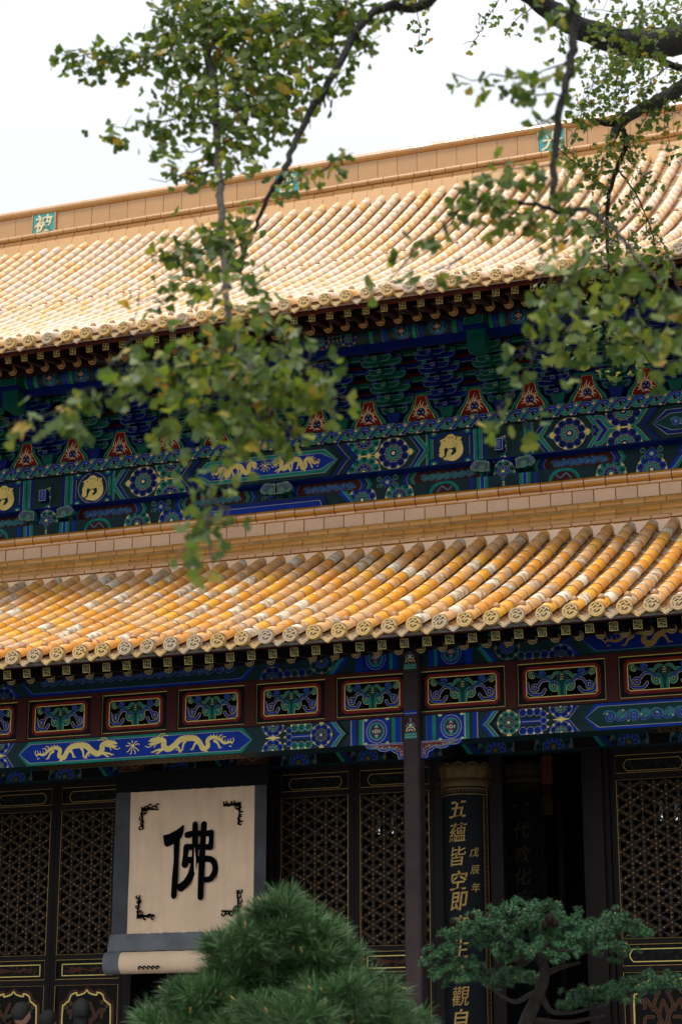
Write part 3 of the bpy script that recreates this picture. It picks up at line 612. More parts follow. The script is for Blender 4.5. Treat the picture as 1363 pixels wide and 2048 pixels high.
# lower beam (painted) and the beam above the frieze
def beam(name, x0, x1, y0, y1, z0, z1, m='slate'):
    b = MB(); b.box(x0, x1, y0, y1, z0, z1, m); return b.build(name, hall)
def flower_field(P, x0, x1, z0, z1, dirn, sz=1.0, g='gold'):
    """one roundel and two half roundels with gilt gaps, as in the beam ends"""
    h = z1-z0; zm = (z0+z1)/2; P.rect(x0, x1, z0, z1, 'black', 0)
for bi, (x0, x1, n) in enumerate(bays):
    bm = beam('lower_beam', x0+.097, x1-.097, 21.46, 21.80, 5.60, 5.90)
    q = MB(); z0, z1 = 5.602, 5.898; zm = 5.75; h = .296
    P = Paint(q, Y=21.46, clip=(x0+.10, x1-.10, z0, z1)); xm = (x0+x1)/2; half = (x1-x0)/2
    for sg in (-1, 1):
        e0 = xm+sg*(half-.10)            # at the column
        def ST(a, b_, col, l=1): P.rect(min(e0-sg*a, e0-sg*b_), max(e0-sg*a, e0-sg*b_), z0, z1, col, l)
        for a, b_, c in ((0, .05, 'slate'), (.05, .075, 'blue_line'), (.055, .12, 'blue'), (.12, .165, 'teal'), (.165, .19, 'slate')): ST(a, b_, c)
        ST(.19, .50, 'blue', 1); xq = e0-sg*.345; quatre(P, xq, zm, .25, h*.94, 2)
        for cz in (z0, z1):
            for dx in (-.13, .13): P.disc(xq+dx, cz, .03, 'teal_line', 2, 8); P.disc(xq+dx, cz, .02, 'gold', 3, 8)
        for a, b_, c in ((.50, .515, 'pale_line'), (.515, .56, 'teal'), (.56, .60, 'slate'), (.60, .65, 'blue'), (.65, .66, 'pale_line')): ST(a, b_, c, 2)
        P.rect(min(e0-sg*.66, e0-sg*1.95), max(e0-sg*.66, e0-sg*1.95), z0, z1, 'slate', 0)
        ws = [(.045, 'blue'), (.007, 'pale_line'), (.045, 'teal'), (.007, 'pale_line'), (.05, 'black')]
        chevron(P, e0-sg*.80+(0 if sg < 0 else -.15), z0, z1, sg, ws, 1)
        f1 = e0-sg*1.02; flower(P, f1, zm, .135, 'blue' if bi % 2 else 'teal', 'deep_green', l=2)
        P.disc(f1, z0, .03, 'gold', 2, 8); P.disc(f1, z1, .03, 'gold', 2, 8)
        P.stroke([(f1-sg*.15, zm), (f1-sg*.42, zm)], .05, 'blue', 2); P.stroke([(f1-sg*.15, zm), (f1-sg*.42, zm)], .008, 'pale_line', 3)
        for k in range(3):
            for cz in (z0+.045, z1-.045): curlbit(P, f1-sg*(.16+.085*k), cz, .042, 'teal' if bi % 2 else 'blue', 3, k, 'pale_line'); P.disc(f1-sg*(.20+.085*k), cz+(.03 if cz > zm else -.03), .016, 'gold', 3, 6)
        for k in range(3): curlbit(P, f1-sg*.40, zm+(k-1)*.075, .035, 'blue', 4, k); P.disc(f1-sg*.45, zm+(k-1)*.075, .018, 'gold', 7, 3)
        for cz in (z0, z1): flower(P, f1-sg*.60, cz, .135, 'blue', 'teal', l=2)
        for k in (-1, 1): P.poly([(f1-sg*.50, zm), (f1-sg*.60, zm+k*.02), (f1-sg*.70, zm)], 'gold', 8)
        chevron(P, f1-sg*.80+(0 if sg > 0 else -.16), z0, z1, sg, [(.05, 'deep_green'), (.007, 'pale_line'), (.05, 'slate'), (.05, 'blue'), (.006, 'pale_line')][::1], 1)
    # central panel
    pw = half-.10-1.02-.86; hexa = lambda k: [(xm-pw+k*.6, zm), (xm-pw+.13+k, z0+k), (xm+pw-.13-k, z0+k), (xm+pw-k*.6, zm), (xm+pw-.13-k, z1-k), (xm-pw+.13+k, z1-k)]
    main, bor = ('blue', 'teal') if bi % 2 else ('deep_green', 'blue')
    if bi % 2: P.poly(hexa(0), bor, 2)
    else: P.poly(hexa(0), bor, 2)
    P.poly(hexa(.030), 'pale_line', 3); P.poly(hexa(.036), main, 4)
    if bi % 2:
        s_ = .21/1.0; L_ = pw-.28
        dragon(P, xm-L_-.05, zm-.105, L_/4.55, .21, 'gold', 5); dragon(P, xm+L_+.05, zm-.105, -L_/4.55, .21, 'gold', 5); flame_pearl(P, xm, zm-.02, .19, 'gold', 5)
    else: scroll_band(P, xm-pw+.22, xm+pw-.22, z0+.045, z1-.045, l=5)
    q.build('beam_painting', bm)
    # soffit fret in dull gold
    so_ = MB(); P = Paint(so_, fn=lambda u, v, o: (u, 21.48+v, 5.60-o)); P.rect(xm-1.35, xm+1.35, .02, .30, 'black', 0); P.stroke([(xm-1.34, .03), (xm+1.34, .03), (xm+1.34, .29), (xm-1.34, .29)], .012, 'old_gold', 1, True)
    for k in range(34):
        u = xm-1.3+k*.0775; P.stroke([(u, .06), (u+.05, .06), (u+.05, .2), (u+.02, .2), (u+.02, .13)], .010, 'old_gold', 1, caps=False); P.stroke([(u, .26), (u+.06, .26), (u+.035, .22)], .01, 'old_gold', 2, caps=False)
    so_.build('soffit_painting', bm)
    # upper beam
    bu = beam('upper_beam', x0+.097, x1-.097, 21.47, 21.75, 6.455, 6.85)
    q = MB(); z0, z1 = 6.457, 6.80; zm = 6.62; P = Paint(q, Y=21.47, clip=(x0+.10, x1-.10, z0, z1))
    for sg in (-1, 1):
        e0 = xm+sg*(half-.10)
        def ST(a, b_, col, l=1): P.rect(min(e0-sg*a, e0-sg*b_), max(e0-sg*a, e0-sg*b_), z0, z1, col, l)
        for a, b_, c in ((0, .09, 'slate'), (.09, .15, 'blue'), (.15, .19, 'teal'), (.19, .52, 'deep_blue'), (.52, .60, 'blue'), (.60, .66, 'slate')): ST(a, b_, c)
        quatre(P, e0-sg*.355, zm, .25, .30, 2, 'blue_line')
        chevron(P, e0-sg*.80+(0 if sg < 0 else -.15), z0, z1, sg, [(.05, 'teal'), (.006, 'blue_line'), (.05, 'blue'), (.05, 'slate')], 1)
        f1 = e0-sg*1.02; flower(P, f1, zm, .15, 'deep_green', 'blue', 'old_gold', 'blue_line', 2)
        for k in range(4):
            for cz in (z0+.05, z1-.05): curlbit(P, f1-sg*(.16+.09*k), cz, .042, 'deep_blue' if k % 2 else 'deep_green', 3, k, 'blue_line'); P.disc(f1-sg*(.20+.09*k), z0+.01, .016, 'old_gold', 3, 6)
        for cz in (z0, z1): flower(P, f1-sg*.62, cz, .15, 'deep_blue', 'deep_green', 'old_gold', 'blue_line', l=2)
        chevron(P, f1-sg*.84+(0 if sg > 0 else -.16), z0, z1, sg, [(.05, 'deep_green'), (.006, 'blue_line'), (.05, 'slate'), (.05, 'blue')], 1)
    hexa = lambda k: [(xm-pw+k*.6, zm), (xm-pw+.13+k, z0+k), (xm+pw-.13-k, z0+k), (xm+pw-k*.6, zm), (xm+pw-.13-k, z1-k), (xm-pw+.13+k, z1-k)]
    P.poly(hexa(0), 'blue' if bi % 2 else 'deep_green', 2); P.poly(hexa(.035), 'blue_line', 3); P.poly(hexa(.040), 'slate' if bi % 2 else 'deep_blue', 4)
    if bi % 2: scroll_band(P, xm-pw+.25, xm+pw-.25, z0+.08, z1-.06, ('deep_blue', 'deep_green'), 'blue_line', 5, ('dark_maroon', 'dark_gold'))
    else:
        L_ = pw-.28; dragon(P, xm-L_-.05, zm-.12, L_/4.55, .23, 'old_gold', 5); dragon(P, xm+L_+.05, zm-.12, -L_/4.55, .23, 'old_gold', 5); flame_pearl(P, xm, zm-.02, .2, 'old_gold', 5)
    q.build('beam_painting', bu)
    # carved spandrels either side of the columns
for cx in COLX:
    for sg in (-1, 1):
        b = MB(); out = [(0, 0), (.49, 0), (.47, -.02), (.44, -.045), (.38, -.055), (.34, -.05), (.29, -.085), (.22, -.09), (.17, -.075), (.125, -.11), (.085, -.125), (.07, -.19), (.0, -.19)]
        poly = [(sg*x, z) for x, z in out]; poly = poly if sg < 0 else poly
        if sg > 0: poly = poly[::-1]
        poly = poly[::-1]
        b.prism(poly, 21.42, 21.50, 'blue'); P = Paint(b, Y=21.42)
        P.stroke([(x*.985+sg*.003, z*.97-.003) for x, z in poly], .006, 'pale_line', 1, True)
        inn = [(sg*x, z) for x, z in [(.02, -.018), (.44, -.018), (.40, -.035), (.33, -.03), (.27, -.062), (.20, -.068), (.15, -.055), (.10, -.09), (.055, -.105), (.05, -.165), (.02, -.165)]]
        P.poly(inn, 'red_paint', 2); P.stroke(inn, .005, 'pale_line', 3, True)
        for k in range(9):
            x = .06+.04*k; P.spiral(sg*x, -.045+.010*(k % 2) - .025*(1-k/9), .017, .006, 'pale_line' if k % 2 else 'teal_line', 4, 1.2, k, sg, 9)
        for z in (-.10, -.135): P.spiral(sg*.035, z, .012, .005, 'pale_line', 4, 1.1, 0, sg, 8)
        b.build('carved_spandrel', hall, (cx+sg*.098, 0, 5.598))
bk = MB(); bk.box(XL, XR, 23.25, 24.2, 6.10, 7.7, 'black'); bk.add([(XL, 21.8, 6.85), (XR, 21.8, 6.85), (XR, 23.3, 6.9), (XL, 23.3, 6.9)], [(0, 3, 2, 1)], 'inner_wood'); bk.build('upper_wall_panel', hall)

# ---- inner (door) wall
YD = 23.5
ib = beam('inner_beam', XL, XR, 23.30, 23.6, 5.745, 6.12)
q = MB(); z0, z1 = 5.747, 6.10; P = Paint(q, Y=23.30, clip=(-20, -2, z0, z1)); x = -19.6; k = 0
P.rect(-20, -2, z0, z1, 'black', 0)
while x < -2.5:
    flower(P, x, z1+.02 if k % 2 else z0+.03, .24, ('deep_green', 'deep_blue')[k % 2], ('blue', 'deep_green')[k % 2], 'dark_gold', 'blue_line', 2, 9)
    if k % 4 == 3: chevron(P, x+.22, z0, z1, -1, [(.05, 'teal'), (.05, 'slate'), (.05, 'deep_blue')], 14)
    x += .36+(.2 if k % 4 == 3 else 0); k += 1
q.build('beam_painting', ib)
lattice_cache = {}
def lattice_mesh(w, h):
    b = MB(); sx = w/6.0; sz = sx*2/sqrt(3); ny = int(h/sz)+2
    def bar(x0, z0, x1, z1, wd, y, d, c):
        # clip to the opening
        pts = [(x0, z0), (x1, z1)]; dx, dz = x1-x0, z1-z0; t0, t1 = 0, 1
        for p, q_ in ((-dx, x0), (dx, w-x0), (-dz, z0), (dz, h-z0)):
            if abs(p) < 1e-9:
                if q_ < 0: return
            else:
                t_ = q_/p
                if p < 0: t0 = max(t0, t_)
                else: t1 = min(t1, t_)
        if t1-t0 < .02: return
        a = (x0+dx*t0, z0+dz*t0); e_ = (x0+dx*t1, z0+dz*t1); L = sqrt((e_[0]-a[0])**2+(e_[1]-a[1])**2) or 1; nx, nz = -(e_[1]-a[1])/L*wd/2, (e_[0]-a[0])/L*wd/2
        vs = [(a[0]+nx, y, a[1]+nz), (e_[0]+nx, y, e_[1]+nz), (e_[0]-nx, y, e_[1]-nz), (a[0]-nx, y, a[1]-nz)]
        vs += [(x, y+d, z) for x, _, z in vs]
        b.add(vs, [(0, 3, 2, 1), (0, 1, 5, 4), (2, 3, 7, 6)], c)
    for i in range(7):
        bar(i*sx, 0, i*sx, h, .020, .010, .02, 'door_wood'); bar(i*sx, 0, i*sx, h, .0034, .006, .004, 'lattice_gilt')
    k = -12
    while k < ny+12:
        for sg in (1, -1):
            z = k*sz; bar(0, z, w, z+sg*6*sz/2, .020, .0125 if sg > 0 else .015, .02, 'door_wood'); bar(0, z, w, z+sg*6*sz/2, .0034, .0065 if sg > 0 else .007, .004, 'lattice_gilt')
        k += 1
    for i in range(7):
        for k in range(-1, ny+1):
            x, z = i*sx, (k+(.5 if i % 2 else 0))*sz
            if .0 <= x <= w and .02 < z < h-.02:
                b.loft([[(x+r_*cos(pi*j/4), y, z+r_*sin(pi*j/4)) for j in range(8)] for r_, y in ((.020, .006), (.014, .0))], 'carving', False)
                b.loft([[(x+r_*cos(pi*j/3), y, z+r_*sin(pi*j/3)) for j in range(6)] for r_, y in ((.009, -.001), (.004, -.004))], 'old_gold', False)
            for a in range(6):      # small curls with gilt tips around each crossing and leaf pieces
                t = pi/6+a*pi/3; X, Z = x+.058*cos(t), z+.058*sin(t)
                if .01 < X < w-.01 and .01 < Z < h-.01 and R() < .93:
                    b.add([(X+.0075*cos(j*pi/3), .004, Z+.0075*sin(j*pi/3)) for j in range(6)], [(5, 4, 3, 2, 1, 0)], 'dark_gold' if R() < .7 else 'old_gold')
                    c_, s_ = cos(t), sin(t); pp = [(.018, 0), (.030, .016), (.046, .017), (.062, .026), (.080, .012), (.080, -.012), (.062, -.026), (.046, -.017), (.030, -.016)]
                    b.add([(x+u*c_-v*s_, .0145+.001*(a % 2), z+u*s_+v*c_) for u, v in pp], [tuple(range(8, -1, -1))], 'door_wood')
                    Q_ = Paint(b, Y=.0135); Q_.stroke([(x+u*c_-v*s_, z+u*s_+v*c_) for u, v in pp], .0028, 'lattice_gilt', 0, True)
    return b
def door_leaf(xl, w=1.054, style=0, gold='old_gold', yoff=0):
    d = empty('door_leaf', (xl, YD+yoff, 0), hall); m_ = (w-.884)/2; x0, x1 = m_, w-m_
    f = MB()
    for a, b_ in ((.004, x0), (x1, w-.004)): f.box(a, b_, 0, .07, FLOOR+.1, 5.742, 'door_wood')
    for z0, z1 in ((5.665, 5.742), (5.366, 5.445), (3.445, 3.508), (3.125, 3.195), (FLOOR+.1, FLOOR+.3)): f.box(x0, x1, .003, .067, z0, z1, 'door_wood')
    for z0, z1 in ((5.445, 5.665), (3.195, 3.445), (FLOOR+.3, 3.125)): f.box(x0, x1, .025, .05, z0, z1, 'door_groove')
    f.box(.03, .036, -.004, .002, FLOOR+.1, 5.74, 'door_groove'); f.box(w-.036, w-.03, -.004, .002, FLOOR+.1, 5.74, 'door_groove')
    f.build('door_frame', d)
    g_ = MB(); P = Paint(g_, Y=0)
    def box(z0, z1, wd=.006, c=gold, dx=0): P.stroke([(x0-.004+dx, z0), (x1+.004-dx, z0), (x1+.004-dx, z1), (x0-.004+dx, z1)], wd, c, 1, True)
    box(3.508, 5.366); box(5.449, 5.661); box(3.199, 3.441); box(FLOOR+.31, 3.121)
    g_.build('gilt_line', d)
    lk = (round(x1-x0, 3)); 
    if lk not in lattice_cache: lattice_cache[lk] = lattice_mesh(x1-x0-.02, 5.366-3.508-.02).mesh('lattice')
    put(lattice_cache[lk], 'lattice', d, (x0+.01, .012, 3.518), kind='stuff')
    c = MB(); P = Paint(c, Y=.025); P.dep = .008
    def cart(z0, z1, e_, c_, w_, rnd):
        q = (z1-z0)*.28 if rnd else 0.001
        a, b_ = x0+e_, x1-e_; P.stroke([(a+q, z0), (b_-q, z0), (b_-q*.55, z0+q*.45), (b_, z0+q*1.4), (b_, z1-q*1.4), (b_-q*.55, z1-q*.45), (b_-q, z1), (a+q, z1), (a+q*.55, z1-q*.45), (a, z1-q*1.4), (a, z0+q*1.4), (a+q*.55, z0+q*.45)], w_, c_, 3, True)
    cart(5.475, 5.612, .09, gold, .007, True)
    cart(3.245, 3.388, .075, 'gold', .011, style == 1)
    for k in range(26):        # carved foliage of the two small panels
        for z0, z1, cc in ((5.49, 5.60, ('door_wood', 'carving_green')), (3.26, 3.375, ('carving', 'carving_green') if style == 0 else ('carving_green', 'door_wood'))):
            X, Z = U(x0+.11, x1-.11), U(z0+.01, z1-.01); P.spiral(X, Z, U(.015, .03), .011, cc[k % 2], 1, 1.1, U(0, 6), 1, 7)
    if style == 0:             # bird with long tail feathers
        zc = 3.315; xc = (x0+x1)/2
        for k in range(7): P.stroke(smooth([(xc-.05, zc), (xc-.15-.02*k, zc+.03*sin(k*1.3)), (xc-.27+.01*k, zc-.035+.012*k)], 3), .011, 'carving', 4)
        P.stroke(smooth([(xc-.08, zc+.01), (xc+.05, zc-.01), (xc+.15, zc+.02), (xc+.23, zc+.0)], 3), [.02]*3+[.04]*4+[.02]*3, 'carving', 5)
    c.build('panel_carving', d)
    o = MB(); P = Paint(o, Y=.022); P.dep = .012; xc = w/2; hw = (x1-x0)/2-.10
    og = smooth([(-hw, 1.6), (-hw, 2.75), (-hw+.03, 2.88), (-hw+.09, 2.93), (-hw+.12, 3.0), (-hw+.20, 3.03), (-.14, 2.995), (-.04, 3.02), (0, 3.06)], 4); og += [(-x, z) for x, z in og[::-1][1:]]
    P.stroke([(xc+x*1.06, z+.02) for x, z in og], .05, 'carving', 1); P.stroke([(xc+x, z) for x, z in og], .018, 'gold', 3)
    for sg in (-1, 1):
        for a, b_ in ((hw-.05, 2.86), (hw-.12, 2.90), (hw-.10, 2.80)): P.spiral(xc+sg*a, b_, .035, .008, 'dark_gold', 2, 1.4, 0, sg)
        for q_ in ([(0, 2.2), (.10, 2.4), (.05, 2.6), (.11, 2.75), (.05, 2.9)], [(.05, 2.3), (.2, 2.4), (.22, 2.6), (.12, 2.62)], [(.0, 2.5), (.05, 2.65), (0, 2.8)], [(.12, 2.7), (.2, 2.82), (.22, 2.72)]):
            P.line2([(xc+sg*a, b_) for a, b_ in smooth(q_, 4)], .028, 'carving', 'dark_gold', 1, .004)
    o.build('skirt_carving', d)
    return d
LB = .0
for xl in (-9.432, -8.378): door_leaf(xl)
for xl in (-13.586, -12.532): door_leaf(xl)
for xl in (-5.143, -4.089): door_leaf(xl, 1.054, 1, yoff=.0)
for xl in (-15.4, -16.46, -17.5): door_leaf(xl, yoff=0)
jb = MB()
for a, b_ in ((-11.478, -11.36), (-9.55, -9.434), (-7.322, -7.20), (-13.71, -13.588), (-6.62, -6.46), (-5.47, -5.145), (-14.3, -14.18), (-3.033, -2.9)): jb.box(a, b_, YD-.05, YD+.12, FLOOR, 5.744, 'door_wood')
jb.build('door_jamb', hall)
for x in (-5.31, ):
    c = MB(); c.box(-.10, .10, YD-.12, YD-.052, FLOOR, 5.742, 'door_wood'); c.build('door_post', hall, (x, 0, 0))
hd = MB(); hd.box(XL, XR, YD+.0, YD+.12, 5.744, 6.1, 'door_wood'); hd.box(XL, XR, YD-.04, YD+.15, FLOOR, FLOOR+.10, 'door_wood'); hd.build('door_head', hall)
for x in (-11.25, -9.62):
    c = MB(); c.box(-.17, .17, 23.08, 23.296, -.075, .075, 'carving')
    P = Paint(c, Y=23.08); P.stroke([(-.155, -.06), (.155, -.06), (.155, .06), (-.155, .06)], .01, 'dark_gold', 1, True); P.stroke(smooth([(-.12, -.02), (-.05, .03), (.04, -.03), (.12, .02)], 4), .018, 'dark_gold', 1)
    c.build('door_pin', hall, (x, 0, 5.82))
# inner columns
for cx in COLX:
    c = MB(); c.loft([[(.27*cos(2*pi*k/24), .27*sin(2*pi*k/24), z) for k in range(24)] for z in (FLOOR, 6.2)], 'door_wood'); c.build('inner_column', hall, (cx, 23.56, 0))
# hall interior
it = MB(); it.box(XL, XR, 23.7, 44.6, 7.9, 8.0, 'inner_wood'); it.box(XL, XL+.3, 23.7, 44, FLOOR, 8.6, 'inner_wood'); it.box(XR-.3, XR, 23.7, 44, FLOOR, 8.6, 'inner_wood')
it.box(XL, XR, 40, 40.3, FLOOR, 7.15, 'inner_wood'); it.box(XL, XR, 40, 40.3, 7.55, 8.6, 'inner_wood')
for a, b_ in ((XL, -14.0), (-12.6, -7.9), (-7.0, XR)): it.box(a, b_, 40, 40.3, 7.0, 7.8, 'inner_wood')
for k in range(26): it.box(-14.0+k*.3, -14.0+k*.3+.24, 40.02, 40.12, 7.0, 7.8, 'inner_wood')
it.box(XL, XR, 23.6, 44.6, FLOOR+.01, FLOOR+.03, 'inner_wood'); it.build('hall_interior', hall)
rp_ = MB(); rp_.loft([[(.06*cos(2*pi*k/16), .085*sin(2*pi*k/16), z) for k in range(16)] for z in (FLOOR+.03, 7.6)], 'dark_maroon'); rp_.build('inner_red_column', hall, (-6.2, 25.3, 0))

# ================================================================== upper storey wall
YU = 25.36
UC = [-6.86-7.03*2, -6.86-7.03, -6.86, -6.86+8.05]
up = MB(); up.box(XL, XR, 25.75, 26.0, 8.7, 12.6, 'deep_blue'); up.box(XL, XR, 40, 40.3, 8.6, 11.6, 'plaster'); up.build('upper_wall', hall)
beam('architrave', XL, XR, 25.36, 25.7, 10.205, 10.668, 'slate'); beam('plate_beam', XL, XR, 25.30, 25.7, 10.672, 10.868, 'slate')
bb = [o for o in hall.children if o.name.startswith('architrave')][-1]; pb = [o for o in hall.children if o.name.startswith('plate_beam')][-1]
mbd = beam('middle_board', XL, XR, 25.60, 25.72, 9.9, 10.204, 'deep_blue'); lb = beam('tie_beam', XL, XR, 25.36, 25.6, 9.3, 9.955, 'slate')
s2 = MB(); s2.box(XL, XR, 25.365, 25.6, 10.199, 10.2045, 'blue'); s2.build('beam_soffit', bb)
# wave band on the plate beam
q = MB(); z0, z1 = 10.674, 10.866; P = Paint(q, Y=25.30, clip=(-19, -2, z0, z1)); P.rect(-19, -2, z0, z1, 'black', 0)
x = -19.0; k = 0
while x < -2:
    for j, (c_, dx, fl) in enumerate((('blue', 0, 1), ('teal', .125, -1))):
        X = x+dx
        if fl > 0:
            P.line2(smooth([(X-.11, z0-.02), (X-.02, z0+.06), (X+.04, z0+.12), (X+.10, z1-.035), (X+.17, z1-.045), (X+.165, z1-.085), (X+.13, z1-.08)], 3), .034, 'blue', 'pale_line', 2, .004)
            P.disc(X+.215, z1-.03, .03, 'pale_line', 2, 10); P.disc(X+.215, z1-.03, .025, 'deep_blue', 3, 10); P.spiral(X+.215, z1-.03, .016, .006, 'pale_line', 4)
            P.poly([(X+.19, z1-.06), (X+.235, z1-.07), (X+.24, z1-.03)], 'gold', 5)
        else:
            P.line2(smooth([(X+.17, z1+.02), (X+.08, z1-.07), (X+.03, z0+.07), (X-.03, z0+.035), (X-.10, z0+.045), (X-.095, z0+.085), (X-.06, z0+.08)], 3), .034, 'teal', 'pale_line', 2, .004)
            P.disc(X+.07, z0+.03, .03, 'pale_line', 2, 10); P.disc(X+.07, z0+.03, .025, 'teal', 3, 10); P.spiral(X+.07, z0+.03, .016, .006, 'black', 4)
            P.poly([(X+.0, z0+.005), (X+.05, z0+.005), (X+.025, z0+.035)], 'gold', 5)
    x += .245; k += 1
q.build('wave_painting', pb)
# architrave painting
q = MB(); z0, z1 = 10.207, 10.666; zm = (z0+z1)/2; h = z1-z0
for bi in range(3):
    x0, x1 = UC[bi], UC[bi+1]; xm = (x0+x1)/2; half = (x1-x0)/2
    P = Paint(q, Y=YU, clip=(x0+.19, x1-.19, z0, z1))
    for sg in (-1, 1):
        e0 = xm+sg*half
        def ST(a, b_, col, l=1): P.rect(min(e0-sg*a, e0-sg*b_), max(e0-sg*a, e0-sg*b_), z0, z1, col, l)
        if bi != 2:
            for a, b_, c in ((.19, .24, 'slate'), (.24, .29, 'deep_blue'), (.29, .295, 'pale_line'), (.30, .345, 'teal'), (.345, .365, 'slate'), (.365, .41, 'teal'), (.41, .415, 'pale_line'), (.42, .47, 'deep_blue'), (.47, .475, 'pale_line')): ST(a, b_, c)
            ST(.475, 1.0, 'slate', 1)
            for cz in (z0, z1):
                for dx in (.50, .99): P.disc(e0-sg*dx, cz, .09, 'deep_blue', 2, 14); P.disc(e0-sg*dx, cz, .05, 'teal', 3, 14); P.disc(e0-sg*dx, cz, .02, 'gold', 4, 8)
            round_dragon(P, e0-sg*.745, zm, .205)
            for a, b_, c in ((1.0, 1.005, 'pale_line'), (1.01, 1.045, 'teal'), (1.045, 1.065, 'slate'), (1.065, 1.10, 'teal'), (1.10, 1.105, 'pale_line')): ST(a, b_, c)
            base = 1.13; rf = 1.58; hf = 2.02; ce = 2.28
        else:
            for a, b_, c in ((.19, .30, 'slate'), (.30, .34, 'teal'), (.34, .37, 'slate'), (.37, .40, 'deep_blue'), (.40, .43, 'teal'), (.43, .435, 'pale_line')): ST(a, b_, c)
            base = .45; rf = .95; hf = 1.70; ce = 1.96
        ST(base, ce, 'slate', 0)
        A_, B_ = ('deep_blue', 'teal') if bi != 2 else ('teal', 'deep_blue')
        # big hexagon round the roundel
        xr = e0-sg*rf; rr = .232
        hx = lambda k: [(xr-.42-k, zm), (xr-.22-k*.8, z0-.06), (xr+.22+k*.8, z0-.06), (xr+.42+k, zm), (xr+.22+k*.8, z1+.06), (xr-.22-k*.8, z1+.06)]
        for kk, cc, ll in ((.115, 'pale_line', 0), (.108, B_, 1), (.040, 'pale_line', 2), (.033, A_, 3), (-.030, 'pale_line', 4), (-.037, 'slate', 5)): P.poly(hx(kk), cc, ll)
        for d_ in (-1, 1): P.poly([(xr+d_*.20, zm-.09), (xr+d_*.33, zm), (xr+d_*.20, zm+.09)], A_ if bi == 2 else B_, 5); P.disc(xr+d_*.235, zm, .05, 'gold', 6, 10)
        flower(P, xr, zm, rr, B_ if bi == 2 else A_, A_ if bi == 2 else B_, l=7, n=10)
        if bi != 2: pass
        if bi == 2:
            xz = e0-sg*1.36
            for d_ in (-1, 1): P.line2(smooth([(xz+sg*.04, zm+d_*.19), (xz-sg*.05, zm+d_*.17), (xz-sg*.12, zm+d_*.05), (xz-sg*.24, zm)], 3), .05, 'teal', 'pale_line', 6, .004)
            for d_ in (-1, 0, 1): curlbit(P, xz+sg*.06-sg*(.03 if d_ == 0 else 0), zm+d_*.05, .034, 'deep_blue', 8, d_)
        for cz in (z0-.01, z1+.01):
            flower(P, e0-sg*hf, cz, .25, 'teal' if bi != 2 else 'deep_blue', 'deep_blue' if bi != 2 else 'teal', l=7, n=10)
        for d_ in (-1, 1): P.poly([(e0-sg*(hf-.20), zm), (e0-sg*(hf), zm+d_*.012), (e0-sg*(hf+.2), zm)], 'gold', 16)
        chevron(P, e0-sg*ce-(.20 if sg > 0 else -.02), z0, z1, sg, [(.06, 'deep_blue' if bi != 2 else 'teal'), (.007, 'pale_line'), (.07, 'slate'), (.06, 'deep_blue')], 18)
    pw = half-ce-.10
    hexa = lambda k: [(xm-pw+k*.6, zm), (xm-pw+.17+k, z0+k), (xm+pw-.17-k, z0+k), (xm+pw-k*.6, zm), (xm+pw-.17-k, z1-k), (xm-pw+.17+k, z1-k)]
    for kk, cc, ll in ((0, 'slate', 19), (.052, 'pale_line', 20), (.058, 'teal' if bi != 2 else 'deep_blue', 21), (.108, 'pale_line', 22), (.114, 'blue' if bi != 2 else 'deep_green', 23)): P.poly(hexa(kk), cc, ll)
    if bi != 2:
        L_ = pw-.34; dragon(P, xm-L_-.04, zm-.11, L_/4.45, .22, 'gold', 24); dragon(P, xm+L_+.04, zm-.11, -L_/4.45, .22, 'gold', 24); flame_pearl(P, xm, zm-.01, .17, 'gold', 24)
    else: scroll_band(P, xm-pw+.28, xm+pw-.28, z0+.13, z1-.13, l=24)
q.build('architrave_painting', bb)
# middle board painting: maroon scroll panels between small lozenges
q = MB(); z0, z1 = 9.95, 10.20; P = Paint(q, Y=25.60, clip=(-20, -2, z0, z1)); zc = 10.105; P.rect(-20, -2, z0, z1, 'slate', 0)
for bi in range(3):
    x0, x1 = UC[bi], UC[bi+1]; n = 4; per = (x1-x0)/n
    for k in range(n):
        xc = x0+per*(k+.5); pw = .40; cc = ('blue', 'teal') if k % 2 else ('teal', 'blue')
        for e_, c_, l_ in ((.20, cc[0], 1), (.15, 'pale_line', 2), (.144, 'slate', 3), (.10, cc[1], 4), (.05, 'pale_line', 5), (.045, 'red_paint' if False else 'maroon', 6)): P.poly([(xc-pw-e_-.05, zc), (xc-pw-e_+.06, z0-.1), (xc+pw+e_-.06, z0-.1), (xc+pw+e_+.05, zc), (xc+pw+e_-.06, z1+.1), (xc-pw-e_+.06, z1+.1)], c_, l_)
        scroll_band(P, xc-pw+.02, xc+pw-.02, zc-.085, zc+.085, (cc[1], cc[1]), 'blue_line' if k % 2 else 'teal_line', 7, ('maroon', 'pale_line'))
        xb = x0+per*k
        if k == 0: continue
        P.disc(xb, zc, .10, 'pale_line', 3, 4); P.disc(xb, zc, .094, 'blue', 4, 4); P.disc(xb, zc, .04, 'blue_line', 5, 10); P.disc(xb, zc, .018, 'gold', 6, 8)
        for a in (-1, 1):
            for b_ in (-1, 1): curlbit(P, xb+a*.12, zc+b_*.055, .034, 'teal', 3, a*b_); P.disc(xb+a*.12, zc+b_*.095, .014, 'gold', 5, 6)
q.build('board_painting', mbd)
q = MB(); z0, z1 = 9.60, 9.953; P = Paint(q, Y=25.36, clip=(-20, -2, z0, z1)); P.rect(-20, -2, z0, z1, 'slate', 0)
